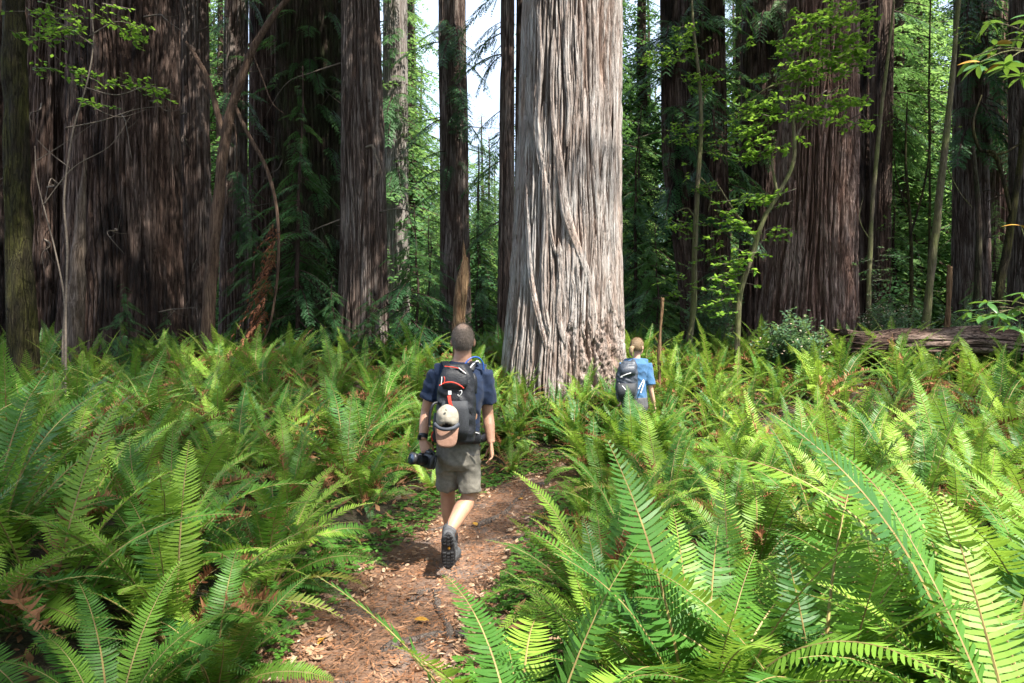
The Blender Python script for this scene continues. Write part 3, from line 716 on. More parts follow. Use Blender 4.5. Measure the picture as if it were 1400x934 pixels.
for tries in range(16000):
    y = rr.uniform(2.3, 16.0)**1.0; x = rr.uniform(-.86, .86)*y+rr.normal(0, .2)
    if y < 3.2 and abs(x) < 2.4: continue
    sp = .60 if y < 6 else .58 if y < 9 else .57
    if any((x-a)**2+(y-b)**2 < sp*sp for a, b in pts_f): continue
    pdv = path_d(np.array([x]), np.array([y]))[0]
    if pdv < (.06 if y > 8.6 else .72 if (x < 0 and 3.2 < y < 7.5) else .48 if y > 5 else .45): continue
    if (x-1)**2+(y-13)**2 < 1.38**2 or (x-MANP[0])**2+(y-MANP[1])**2 < .75**2 or (x-WOMP[0])**2+(y-WOMP[1])**2 < .35**2: continue
    if any((x-sp_[0][1])**2+(y-sp_[0][2])**2 < (sp_[0][3]+.3)**2 for _, sp_ in REDWOODS): continue
    pts_f.append((x, y)); cand.append((x, y, pdv))
cand.sort(key=lambda c: c[1])
things_f = cand[:282]; rest = cand[282:]
for x, y, pdv in things_f:
    lb, gp = zone(x, y)
    s = rr.uniform(.82, 1.22)*(1 if pdv > .8 else .8)
    if x > 0 and y < 7: s *= .92
    if 0 < pdv < 1.0 and y > 5: s *= .85
    if -1.6 < x < 1.8 and 7 < y < 12.5: s *= .72
    if x < -2 and y > 9: s *= .92
    if (x/y*933+700 > 780 and x/y*933+700 < 900) and y < 7.8: s = min(s, .85)
    if y < 8.2: fern_near(x, y, s, lb, gp, rr, nf=int(rr.integers(15, 22)), dead=int(rr.integers(1, 7)) if y > 3.2 else 0)
    else:
        r = thing('sword_fern', (x, y, gz(x, y)-.02), lb, 'fern', gp, MID[rr.integers(8)]); r.scale = (s, s, s); r.rotation_euler = (0, 0, rr.random()*6.28)
print('ferns', len(pts_f), 'rest', len(rest))
g = Geo(); lowp = [fern_one(np.random.default_rng(300+k), FR2, [FR2[5], FR2[2]], 12, 4) for k in range(5)]
n_low = 0; allp = [(a, b) for a, b, _ in rest]
for tries in range(2600):
    y = rr.uniform(15, 34); x = rr.uniform(-.85, .85)*y
    if any((x-sp_[0][1])**2+(y-sp_[0][2])**2 < (sp_[0][3]+.2)**2 for _, sp_ in REDWOODS): continue
    if rr.random() < .75: allp.append((x, y))
allp = allp[:1400]
for x, y in allp:
    put(g, lowp[rr.integers(5)], rotz(rr.random()*6.28), rr.uniform(.7, 1.0)*(1 if y < 18 else .75)*(.75 if y < 12.5 and -1.6 < x < 2.6 else 1), np.array([x, y, gz(x, y)]))
for k in range(110):
    x = rr.uniform(-2.2, 3.4); y = rr.uniform(9.3, 12.9)
    if (x-1)**2+(y-13)**2 < 1.2**2 or (x-WOMP[0])**2+(y-WOMP[1])**2 < .5**2: continue
    put(g, lowp[rr.integers(5)], rotz(rr.random()*6.28), rr.uniform(.45, .8), np.array([x, y, gz(x, y)]))
link('fern_carpet', g.mesh('fern_carpet', [M['fern'], M['rachis'], M['fern_dead']]), kind='stuff')

# ------------------------------------------------------------------ low ground cover and litter
rg2 = np.random.default_rng(66)
def scatter_xy(n, dmin, dmax, ymin=2.6, ymax=11, xr=(-2.6, 2.6)):
    x = rg2.uniform(*xr, n); y = ymin+(ymax-ymin)*rg2.random(n)**1.35; d = path_d(x, y); k = (d > dmin) & (d < dmax); return x[k], y[k], d[k]
x, y, d = scatter_xy(24000, -.10, .5)
keep = rg2.random(len(x)) < smooth(-.14, .12, d+.12*perlin(x*2, y*2, 8.)); x, y = x[keep], y[keep]
hgt = .03+.05*rg2.random(len(x)); cp = np.c_[x, y, ground(x, y)+hgt]
Vs, Ds, Ws = [], [], []
a0 = rg2.random(len(x))*6.28
for k in range(3):
    a = a0+k*2.09; d_ = np.c_[np.cos(a), np.sin(a), rg2.normal(-.1, .25, len(x))]; L = (.024+.014*rg2.random(len(x)))[:, None]
    Vs.append(cp); Ds.append(d_*L); Ws.append(np.c_[-np.sin(a), np.cos(a), 0*a]*L*.55)
V, F = diamonds(np.concatenate(Vs), np.concatenate(Ds), np.concatenate(Ws))
link('wood_sorrel', Geo().add(V, F).mesh('wood_sorrel', M['oxalis']), kind='stuff')
def path_z(x, y): return ground(x, y)-.012
def litter(name, mat, n, dr, L, Wd, curl, lift, ymax=11.5):
    x, y, d = scatter_xy(n, *dr, ymax=ymax); k = len(x); a = rg2.random(k)*6.28
    Lr = rg2.uniform(*L, k)[:, None]
    dv = np.c_[np.cos(a), np.sin(a), rg2.normal(0, .12, k)]*Lr; w = np.c_[-np.sin(a), np.cos(a), rg2.normal(0, .35, k)]*Lr*Wd
    p = np.c_[x, y, path_z(x, y)+.012+rg2.random(k)*lift]
    up = np.array([0, 0, 1.])*Lr*curl*rg2.random((k, 1))
    V = np.stack([p, p+dv*.3+w*.8+up*.4, p+dv*.7+w*.7+up*.5, p+dv+up, p+dv*.7-w*.7+up*.2, p+dv*.3-w*.8+up*.3], 1).reshape(-1, 3)
    b0 = np.arange(k)[:, None]*6
    F = np.concatenate([b0+np.array([[0, 1, 4, 5]]), b0+np.array([[1, 2, 3, 4]])])
    link(name, Geo().add(V, F).mesh(name, mat), kind='stuff')
litter('leaf_litter', M['litter'], 12000, (-.22, .5), (.03, .07), .24, .35, .012)
litter('sparse_leaf_litter', M['litter'], 2600, (-.6, -.1), (.025, .06), .24, .35, .008)
litter('fallen_needles', M['needle'], 70000, (-.6, .35), (.02, .065), .06, .15, .014)
litter('bark_crumbs', M['needle'], 9000, (-.6, .3), (.012, .03), .3, .2, .006)
def leaf_mesh(name, L, w, mat, curl=.2, n=6):
    t = np.linspace(0, 1, n+1); hw = w*np.sin(np.pi*np.clip(t, 0, 1)**.85)**.8; hw[0] = w*.06; hw[-1] = 0.002*L
    z = -curl*L*t**2
    V = np.concatenate([np.c_[hw, t*L, z+hw*.25], np.c_[0*t, t*L, z], np.c_[-hw, t*L, z+hw*.25]])
    k = n+1; i = np.arange(n)
    return Geo().add(V, np.concatenate([np.stack([i, i+1, k+i+1, k+i], -1), np.stack([k+i, k+i+1, 2*k+i+1, 2*k+i], -1)])).mesh(name, mat, True)
YL = leaf_mesh('fallen_leaf', .10, .022, M['yellow_leaf'], .15)
TL = leaf_mesh('fallen_leaf', .11, .028, M['litter'], .35)
for k, (px, py, lb) in enumerate([(424, 915, 'orange yellow fallen leaf at the bottom edge of the path'), (445, 865, 'small yellow leaf lying on the left of the path'), (566, 842, 'yellow leaf in the middle of the path below the boots'), (715, 686, 'tiny yellow leaf on the path right of the man'), (652, 716, 'yellow leaf on the path beside the heel'), (480, 842, 'tan dry leaf on the left half of the path'), (420, 880, 'curled tan leaf among leaf litter at lower left'), (545, 720, 'pale dry leaf left of the boots'), (505, 800, 'broad pale leaf at the path edge below the sorrel'), (574, 810, 'single tan leaf just below the raised boot'), (540, 905, 'light brown leaf near the bottom of the path')]):
    D = 933*1.65/(py-472); x = (px-700)/933*D
    o = thing('fallen_leaf', (x, D, float(path_z(np.array([x]), np.array([D]))[0])+.022), lb, 'leaf', None, YL if 'yellow' in lb else TL)
    o.rotation_euler = (rg2.normal(0, .15), rg2.normal(0, .2), rg2.random()*6.28)
ROOTS = [([(555, 818), (592, 800), (600, 825), (612, 850), (616, 880)], .022, 'grey root knuckle on the path below the raised boot'), ([(650, 715), (690, 700), (725, 668), (755, 664)], .03, 'forked grey root crossing the right side of the path beyond the man'),
         ([(500, 745), (530, 735), (575, 722), (640, 712)], .02, 'thin root running across the path behind the boots'), ([(520, 880), (570, 868), (620, 862), (640, 872)], .03, 'flat grey root low across the path in front'), ([(665, 735), (700, 728), (740, 738)], .02, 'short root stub at the right of the path')]
for pts, r_, lb in ROOTS:
    w = []
    for px, py in pts:
        D = 933*1.65/(py-472); x = (px-700)/933*D; w.append((x, D, float(path_z(np.array([x]), np.array([D]))[0])-.002))
    q = spline(w, 26); q[:, 2] += .006*np.sin(np.linspace(0, 9, 26)); q[0, 2] -= .03; q[-1, 2] -= .03
    tt = np.linspace(0, 1, 26); gq = tube(q, 1.05*r_*np.minimum(1, np.minimum(tt, 1-tt)*5+.35)*(1+.2*np.sin(tt*17)), 9, True, (1.0, 1.0))
    V_ = gq.V[0]; gq.V[0] = V_+.004*perlin(V_[:, 0]*30, V_[:, 1]*30, V_[:, 2]*30)[:, None]
    me = local(gq, w[0]).mesh('tree_root', M['root'], True, {'ridge': np.full(gq.n, .7)})
    thing('tree_root', w[0], lb, 'root', None, me)

gd = Geo(); xs_ = rg2.uniform(-9, 13, 26000); ys_ = rg2.uniform(2.4, 16, 26000); pk_ = (ys_ > 8.5) | (path_d(xs_, ys_) > .12); xs_, ys_ = xs_[pk_], ys_[pk_]
for_ = (np.abs(xs_/ys_) < .8); xs_, ys_ = xs_[for_], ys_[for_]
aa = rg2.random(len(xs_))*6.28; LL = rg2.uniform(.04, .15, len(xs_))[:, None]
V, F = diamonds(np.c_[xs_, ys_, ground(xs_, ys_)+.02+.12*rg2.random(len(xs_))], np.c_[np.cos(aa), np.sin(aa), rg2.normal(.1, .35, len(xs_))]*LL, np.c_[-np.sin(aa), np.cos(aa), rg2.normal(0, .4, len(xs_))]*LL*.16)
link('withered_undergrowth', gd.add(V, F).mesh('withered_undergrowth', M['soil_duff']), kind='stuff')

# ------------------------------------------------------------------ understorey trees, snags, stems
def ridge_attr(g, v=.8): return {'ridge': np.clip(v+.3*perlin(np.concatenate(g.V)[:, 0]*9, np.concatenate(g.V)[:, 1]*9, np.concatenate(g.V)[:, 2]*1.5), 0, 1)}
def wob_tube(pts, rad, n=10, k=60, amp=.1, cap=True, fs=6):
    q = spline(pts, k); r = np.interp(np.linspace(0, 1, k), np.linspace(0, 1, len(rad)), rad)
    g = tube(q, r, n, cap); V = g.V[0]; cen = np.repeat(q, n, 0); d = V[:len(cen)]-cen
    V[:len(cen)] += d*(amp*2*perlin(V[:len(cen), 0]*fs/.3*.3, V[:len(cen), 1]*fs, V[:len(cen), 2]*fs*.25))[:, None]
    return g
def px_line(pts, D): return [P(a, b, D if len(c) == 0 else c[0]) for a, b, *c in pts]
def to_ground(pts):
    p = list(pts); b_ = p[0]; return [np.array([b_[0], b_[1], gz(b_[0], b_[1])-.15])]+p
def stem_tree(name, label, cat, D, pts, rad, mat, branches=(), leaves=None, group=None, n=10, amp=.12, base_to_ground=True, leafmat_='broad', leaf=.05):
    L = px_line(pts, D)
    if base_to_ground: L = to_ground(L)
    loc = L[0]; r = thing(name, loc, label, cat, group)
    g = wob_tube(L, rad, n, 70, amp); link('trunk', local(g, loc).mesh('trunk', M[mat], True, ridge_attr(g)), r)
    for bp, br in branches:
        Lb = px_line(bp, D); gb = wob_tube(Lb, br, 6, 30, .1); link('branch', local(gb, loc).mesh('branch', M[mat], True, ridge_attr(gb)), r)
    if leaves:
        gl = Geo()
        for (px, py, rx, ry, n_) in leaves:
            c = P(px, py, D); k = max(3, n_//11); sx = rx/933*D; sy = ry/933*D
            # twigs in flat layered tiers, each carrying leaves
            for _ in range(k):
                tc = c+np.array([rg2.normal(0, .45)*sx, rg2.normal(0, .35)*min(sx, 1.2), rg2.normal(0, .5)*sy]); az = rg2.random()*6.28; Lt = .25+.35*rg2.random()
                dv = np.array([math.cos(az), math.sin(az), rg2.normal(-.15, .15)])
                gl.ext(tube(np.array([tc-dv*Lt*.5, tc, tc+dv*Lt*.5]), [.006, .005, .002], 3, False), 1)
                m_ = 14; u = rg2.uniform(-.5, .5, m_); p = tc+dv*(u*Lt)[:, None]; a = az+rg2.choice([-1, 1], m_)*rg2.uniform(.5, 1.3, m_)
                dd = np.c_[np.cos(a), np.sin(a), rg2.normal(-.2, .3, m_)]*(leaf*rg2.uniform(.7, 1.3, m_))[:, None]
                ww = np.c_[-np.sin(a), np.cos(a), rg2.normal(0, .35, m_)]*leaf*.32
                V_, F_ = diamonds(p, dd, ww); gl.add(V_, F_, 0)
        link('crown', local(gl, loc).mesh('crown', [M[leafmat_], M['grey_twig']]), r)
    return r

stem_tree('mossy_tree', 'mossy yellow green trunk standing at the left edge in front of the dark redwoods', 'tree', 10.9, [(32, 455), (28, 380), (25, 250), (22, 120), (20, 0), (18, -250), (20, -500)], [.22, .20, .185, .172, .165, .16, .14, .1], 'mossy_bark', n=40, amp=.16)
# dead forked leaning stem
stem_tree('dead_tree', 'leaning brown dead stem forking above, with a long drooping bare branch', 'dead tree', 14, [(284, 462), (290, 360), (299, 270), (308, 190), (322, 130), (345, 70), (372, 25), (400, -10)], [.15, .135, .125, .11, .10, .09, .075, .06, .05], 'dead_wood',
          branches=[([(306, 190), (288, 120), (272, 85), (254, 57)], [.06, .06, .055, .02]), ([(318, 138), (340, 185), (364, 230), (379, 290), (380, 370), (370, 440), (355, 475)], [.045, .045, .04, .035, .03, .025, .01]), ([(340, 60), (356, 100), (372, 140), (388, 155)], [.02, .015, .012, .005]), ([(312, 165), (322, 178), (324, 240)], [.02, .015, .006])], amp=.14)
# hanging rusty dead spray
g = Geo(); rsp = np.random.default_rng(5)
for k in range(26):
    f = k/26; c = P(378-f*18+rsp.normal(0, 3), 305+f*150, 13.8)
    put(g, conifer_branch(rsp, 5, 6, .4, .02, .5), rotz(math.pi+rsp.normal(0, .35))@roty(rsp.uniform(.35, .7)), .35+.55*f, c)
c0 = P(360, 460, 13.8); link('dead_branch', local(g, c0).mesh('dead_branch', [M['dead_spray'], M['dead_wood']]), None, c0, label='rusty brown dead conifer spray hanging beside the drooping bare branch', category='dead branch')

def snag(name, label, cat, pts, D, rad, mat, seed, n=18, jag=.35, to_g=True):
    L = px_line(pts, D)
    if to_g: L = to_ground(L)
    g = wob_tube(L, rad, n, 60, .25, True, 9); V = g.V[0]; k = 60*n
    top = V[k-n*3:k]; top[:, 2] += jag*perlin(top[:, 0]*25+seed, top[:, 1]*25, 0*top[:, 0])
    loc = L[0]; thing(name, loc, label, cat, None, local(g, loc).mesh(name, M[mat], True, ridge_attr(g, .7)))
snag('broken_snag', 'pale tan broken snag with jagged top behind the man', 'snag', [(628, 470), (629, 420), (633, 385), (638, 352)], 11.5, [.11, .105, .10, .085, .05], 'tan_wood', 2, jag=.5)
snag('broken_snag', 'weathered pointed wood spike leaning on the huge charred redwood', 'snag', [(103, 470), (106, 380), (110, 300), (117, 222)], 13.2, [.18, .16, .125, .09, .02], 'grey_wood', 4)
snag('wooden_post', 'thin bare stick upright in the ferns right of the woman', 'stick', [(901, 490), (903, 450), (906, 408)], 12, [.036, .032, .03, .026], 'tan_wood', 5, n=8, jag=.1)
snag('wooden_post', 'short pale broken stem standing behind the fallen log', 'stick', [(1294, 470), (1296, 420), (1298, 366)], 16.5, [.07, .07, .06, .05], 'tan_wood', 6, n=8, jag=.1)

stem_tree('young_tree', 'slender tree with bright leaf tiers bending right against the reddish redwood', 'tree', 13.2, [(1008, 470), (1012, 400), (1030, 345), (1044, 300), (1070, 255), (1086, 215), (1085, 160), (1095, 90), (1110, 20)], [.06, .058, .055, .052, .047, .04, .034, .028, .022, .015], 'thin_bark',
          branches=[([(1062, 262), (1055, 220), (1060, 190)], [.03, .02, .01]), ([(1086, 190), (1120, 140), (1160, 110)], [.03, .02, .008]), ([(1036, 330), (1005, 290), (980, 250)], [.025, .018, .008]), ([(1090, 110), (1050, 120), (1010, 150)], [.02, .015, .006])],
          leaves=[(1110, 60, 55, 22, 420), (1150, 85, 42, 18, 320), (1090, 105, 50, 16, 360), (1060, 150, 50, 16, 330), (1120, 150, 50, 14, 280), (1040, 205, 45, 16, 300), (1020, 180, 35, 14, 200), (1170, 60, 30, 20, 220), (1180, 25, 30, 16, 120), (1170, 175, 26, 12, 80), (1130, 25, 50, 14, 260), (1160, 140, 30, 12, 160), (1000, 300, 38, 26, 240), (1010, 360, 34, 30, 260), (1040, 275, 34, 12, 140), (985, 400, 30, 30, 180), (1060, 320, 20, 10, 60)], leaf=.10)
stem_tree('young_tree', 'thin mossy understorey tree in front of the curved dark trunk', 'tree', 14.5, [(942, 470), (948, 420), (950, 330), (954, 250), (958, 180), (956, 110), (948, 40), (945, -30)], [.075, .07, .065, .06, .05, .045, .04, .03, .02], 'thin_bark',
          branches=[([(951, 300), (940, 285), (925, 290)], [.02, .015, .005]), ([(955, 240), (972, 262), (968, 290)], [.02, .015, .006])],
          leaves=[(935, 65, 38, 26, 260), (955, 110, 34, 20, 200), (905, 85, 25, 14, 110), (940, 180, 36, 20, 200), (960, 260, 26, 26, 150), (938, 310, 30, 18, 140), (960, 350, 24, 20, 110), (930, 400, 34, 24, 160), (975, 205, 20, 12, 60)], leaf=.08)
stem_tree('young_tree', 'crooked pale stem beside the slender dark redwoods', 'tree', 16, [(1190, 470), (1187, 420), (1190, 330), (1195, 250), (1205, 150), (1216, 60), (1222, 0)], [.07, .06, .055, .05, .045, .04, .03, .02], 'thin_bark', branches=[([(1190, 330), (1175, 300), (1180, 270)], [.015, .012, .004])],
          leaves=[(1185, 380, 34, 30, 170), (1205, 350, 26, 20, 80), (1195, 430, 30, 20, 130)], leafmat_='shrub', leaf=.06)
stem_tree('young_tree', 'tall lichen grey stem leaning right behind the fallen log', 'tree', 17, [(1264, 470), (1270, 400), (1280, 310), (1292, 200), (1302, 100), (1312, -20)], [.11, .10, .095, .09, .08, .06, .05], 'thin_bark', branches=[([(1290, 220), (1310, 260), (1330, 285)], [.02, .012, .004]), ([(1296, 150), (1270, 130), (1240, 100)], [.02, .012, .004])],
          leaves=[(1290, 60, 50, 24, 200), (1260, 110, 40, 20, 130), (1330, 40, 30, 20, 90)])
stem_tree('young_tree', 'dark forked stem in the gap right of the slender redwoods', 'tree', 19, [(1244, 470), (1246, 380), (1244, 300), (1238, 220), (1240, 140)], [.06, .055, .05, .04, .03, .02], 'mossy_bark', branches=[([(1245, 320), (1262, 260), (1272, 190), (1268, 120)], [.035, .03, .025, .01]), ([(1243, 300), (1225, 240), (1222, 190)], [.025, .02, .008])],
          leaves=[(1240, 150, 40, 30, 200), (1270, 180, 30, 30, 130), (1235, 300, 30, 26, 110), (1255, 400, 36, 26, 160)])
stem_tree('young_tree', 'very thin straight stem between the forked stem and the lichen grey stem', 'tree', 21, [(1272, 470), (1270, 380), (1271, 260), (1270, 120), (1272, 0)], [.05, .045, .04, .035, .03, .02], 'mossy_bark')
stem_tree('young_tree', 'mossy leaning stem with a crooked bare bough at the right edge', 'tree', 15, [(1358, 475), (1366, 400), (1380, 320), (1392, 240), (1404, 150)], [.10, .09, .085, .08, .07, .05], 'mossy_bark', branches=[([(1384, 300), (1362, 215), (1340, 205), (1330, 170), (1342, 130)], [.04, .05, .04, .03, .015]), ([(1350, 212), (1376, 208), (1410, 185)], [.04, .03, .02])])
stem_tree('young_tree', 'mossy slanting stem left of the leaning one at the right edge', 'tree', 18, [(1332, 470), (1336, 400), (1338, 300), (1330, 200)], [.12, .11, .09, .07, .04], 'greenish_bark')
stem_tree('vine_maple', 'thin pale stem with bright green maple leaves at the top left', 'small tree', 8.0, [(90, 440), (92, 340), (88, 270), (100, 180), (120, 110), (128, 50), (120, -20)], [.013, .012, .011, .010, .009, .008, .007, .005], 'grey_twig',
          branches=[([(118, 120), (160, 130), (205, 118), (240, 132)], [.008, .007, .005, .002]), ([(90, 175), (140, 165), (185, 150), (228, 145)], [.008, .006, .004, .002]), ([(125, 60), (80, 30), (45, 10)], [.008, .006, .003]), ([(122, 50), (160, 30), (195, 40)], [.008, .006, .003]), ([(115, 140), (160, 160), (200, 150)], [.006, .004, .002]), ([(96, 230), (70, 210), (50, 190)], [.006, .004, .002])],
          leaves=[(75, 20, 42, 14, 130), (110, 45, 40, 12, 90), (60, 50, 25, 12, 60), (150, 20, 40, 14, 80), (180, 45, 26, 8, 80), (105, 95, 22, 10, 60), (215, 130, 26, 5, 60), (190, 108, 18, 4, 30), (160, 115, 18, 5, 30), (62, 95, 14, 8, 30), (145, 145, 20, 4, 20)], leaf=.062, base_to_ground=True)
stem_tree('bare_stem', 'crooked bare twiggy stem in front of the huge charred redwood', 'stem', 10, [(86, 470), (88, 410), (75, 340), (52, 250), (48, 200)], [.014, .013, .012, .01, .008, .003], 'grey_twig', branches=[([(60, 280), (100, 230), (150, 200), (178, 160)], [.01, .008, .005, .002]), ([(50, 220), (90, 195), (130, 168)], [.007, .005, .002])])
# drooping bare liana on the knotted redwood and grey twigs
stem_tree('dead_branch', 'pale hooked dead branch hanging on the knotted redwood', 'dead branch', 15.1, [(500, 202), (509, 200), (513, 212), (518, 228), (512, 244)], [.03, .035, .03, .03, .012], 'grey_twig', base_to_ground=False)

# young conifers in front of the trunks
yc = []
for k in range(3):
    rk = np.random.default_rng(140+k); H = [6.5, 3.4, 2.2][k]
    yc.append((H, conifer_crown(rk, .3, H, [2.0, 1.6, 1.25][k], [58, 46, 34][k], HEAVY, tilt=(-.1, .45)).mesh('crown', [M['conifer'], M['brown_bark']]), stem_geo(H, [.06, .04, .03][k], rk).mesh('trunk', M['brown_bark'], True)))
def young_conifer(px, D, k, s, label, z=0):
    x = (px-700)/933*D; r = thing('young_conifer', (x, D, gz(x, D)-.05), label, 'conifer'); r.scale = (s, s, s); r.rotation_euler = (0, 0, rg2.random()*6.28)
    link('trunk', yc[k][2], r); link('crown', yc[k][1], r)
for a in [(560, 14.5, 1, 1.05, 'dark green young conifer right of the knotted redwood'), (596, 16.5, 1, .95, 'young conifer at the foot of the redwood by the sky gap'), (410, 15.5, 0, 1.05, 'tall feathery young conifer veiling the broad mossy redwood'), (345, 16.5, 0, .75, 'young conifer behind the rusty dead spray'),
          (170, 12.6, 2, .85, 'low bluish young conifer at the foot of the huge charred redwood'), (505, 13.8, 2, .8, 'small drooping conifer at the foot of the knotted redwood'), (455, 14.5, 2, .9, 'low conifer between the mossy redwood and the knotted redwood'), (228, 14, 2, .6, 'tiny conifer below the slim brown redwood'),
          (660, 20, 1, 1.0, 'young conifer in the gap right of the broken snag'), (890, 18, 1, 1.1, 'dark young conifer right of the pale giant'), (1245, 20, 2, 1.0, 'low conifer behind the left end of the fallen log'), (1330, 19, 2, 1.1, 'low conifer behind the right part of the fallen log'),
          (975, 19, 1, 1., 'young conifer below the blue gap between dark redwoods'), (870, 23, 0, 1.3, 'tall young conifer filling the gap right of the pale giant')]:
    young_conifer(*a)
# loose conifer sprays growing from the trunks on the left
g_specs = [(0, 6)]
def trunk_sprays(root, spec, n, zr, seed, L=(.7, 1.6), side=None):
    rk = np.random.default_rng(seed); g = Geo(); loc = np.array(root.location); sp = np.array(spec)
    for k in range(n):
        z = rk.uniform(*zr); c = [np.interp(z, sp[:, 0], sp[:, i]) for i in (1, 2, 3)]; a = rk.uniform(-math.pi+.1, -.1) if side is None else rk.normal(side, .6)
        put(g, HEAVY[rk.integers(4)], rotz(a)@roty(rk.uniform(.1, .7)), rk.uniform(*L), np.array([c[0]+c[2]*.9*math.cos(a), c[1]+c[2]*.9*math.sin(a), z])-loc)
    link('side_shoots', g.mesh('side_shoots', [M['conifer'], M['brown_bark']]), root, kind='stuff')
RW = {r['label']: (r, s) for r, s in REDWOODS}
def by(sub): return next(v for k, v in RW.items() if sub in k)
r, s = by('partly veiled'); trunk_sprays(r, s, 46, (2.5, 11.5), 1, (.6, 1.3))
r, s = by('against the bright sky'); trunk_sprays(r, s, 24, (6, 15), 2, (.7, 2.0))
r, s = by('thin dark redwood touching'); trunk_sprays(r, s, 13, (4, 12), 3, (.7, 1.9), side=math.pi)
r, s = by('distant whitish'); trunk_sprays(r, s, 24, (8, 18), 4, (1, 2.4))
r, s = by('curving left'); trunk_sprays(r, s, 34, (5, 12), 5, (.8, 2.0))
r, s = by('right of the curved trunk'); trunk_sprays(r, s, 30, (6, 13), 6, (.8, 2.2))
r, s = by('just behind the left side'); trunk_sprays(r, s, 24, (7, 14), 7, (.8, 2.2))
r, s = by('second dark slender'); trunk_sprays(r, s, 22, (8, 15), 8, (.8, 2.4), side=0)
r, s = by('behind the leaning dead'); trunk_sprays(r, s, 22, (4, 12), 9, (.6, 1.4))
r, s = by('in shade above the fallen'); trunk_sprays(r, s, 30, (8, 13), 10, (1., 2.6))
r, s = by('near the right edge'); trunk_sprays(r, s, 30, (8, 14), 11, (1., 2.6))

def dead_twigs(root, spec, n, zr, seed):
    rk = np.random.default_rng(seed); loc = np.array(root.location); sp = np.array(spec)
    for k in range(n):
        z = rk.uniform(*zr); cx_, cy_, R_ = [np.interp(z, sp[:, 0], sp[:, i]) for i in (1, 2, 3)]; a = rk.uniform(-math.pi+.1, -.1); Lt = rk.uniform(.6, 2.0)
        p0 = np.array([cx_+R_*math.cos(a), cy_+R_*math.sin(a), z])-loc; d = np.array([math.cos(a), math.sin(a)*.6, rk.uniform(-.5, .3)])
        q = [p0, p0+d*Lt*.35+rk.normal(0, .06, 3), p0+d*Lt*.7+rk.normal(0, .12, 3)+[0, 0, -.1], p0+d*Lt+rk.normal(0, .18, 3)+[0, 0, -.35*Lt]]
        g = wob_tube(q, [.022, .014, .008, .003], 5, 20, .1)
        for f in (6, 10, 14):
            b0 = spline(q, 20)[f]; e = b0+rk.normal(0, 1, 3)*.22+d*.15; g.ext(tube(spline([b0, (b0+e)/2+[0, 0, -.03], e], 6), [.007, .006, .005, .004, .003, .002], 4))
        link('dead_twig', g.mesh('dead_twig', M['grey_twig'], True), root)
for sub, n in (('slim brown', 5), ('partly veiled', 10), ('knotted redwood', 0), ('knot, right', 6), ('against the bright', 6), ('huge dark charred', 6), ('fused to the left', 5), ('curving left', 6), ('right of the curved', 5), ('big reddish brown', 4), ('in shade above', 5), ('near the right edge', 6), ('behind the leaning dead', 4)):
    if n: rt, sp_ = by(sub); dead_twigs(rt, sp_, n, (2.2, 10), n*7+len(sub))

# pale shrub with withered blossom at the reddish redwood
def shrub(px, D, wpx, hpx, label, n, petals=0, base_py=480):
    x = (px-700)/933*D; z0 = gz(x, D); r = thing('shrub', (x, D, z0), label, 'shrub'); rk = np.random.default_rng(int(px))
    top = EYE-(base_py-hpx-472)/933*D-z0; Wd = wpx/933*D/2
    gs = Geo(); gl = Geo(); gp = Geo()
    for k in range(n):
        a = rk.random()*6.28; rr_ = Wd*rk.random()**.5; e = np.array([rr_*math.cos(a), rr_*math.sin(a), top*(.45+.55*rk.random())*(1-.35*(rr_/Wd)**2)])
        q = spline([(0, 0, -.05), e*.5+np.array([0, 0, .12]), e], 8); gs.ext(tube(q, np.linspace(.007, .002, 8), 4, False))
        m_ = 46; u = rk.uniform(.35, 1.02, m_); p = np.stack([np.interp(u, np.linspace(0, 1, 8), q[:, i]) for i in range(3)], -1)+rk.normal(0, .05, (m_, 3)); a = rk.random(m_)*6.28
        V_, F_ = diamonds(p, np.c_[np.cos(a), np.sin(a), rk.normal(.2, .4, m_)]*.085, np.c_[-np.sin(a), np.cos(a), rk.normal(0, .4, m_)]*.022); gl.add(V_, F_)
        if petals and e[2] < top*.75:
            m_ = petals; p = e+rk.normal(0, .09, (m_, 3)); a = rk.random(m_)*6.28; V_, F_ = diamonds(p, np.c_[np.cos(a), np.sin(a), rk.normal(0, .5, m_)]*.045, np.c_[-np.sin(a), np.cos(a), rk.normal(0, .5, m_)]*.018); gp.add(V_, F_)
    link('stem', gs.mesh('stem', M['grey_twig']), r); link('foliage', gl.mesh('foliage', M['shrub']), r)
    if petals: link('blossom', gp.mesh('blossom', M['petal']), r)
shrub(1082, 13.0, 100, 66, 'pale green shrub with withered whitish blossom before the big reddish redwood', 80, 3, 486)
shrub(1215, 15.5, 90, 80, 'grey green shrub behind the left end of the fallen log', 50, 5, 470)
shrub(1330, 17, 120, 60, 'dim shrub in shade behind the fallen log', 50, 0, 466)
shrub(975, 15.5, 80, 110, 'bright leafy bush at the foot of the dark redwoods', 70, 0, 470)

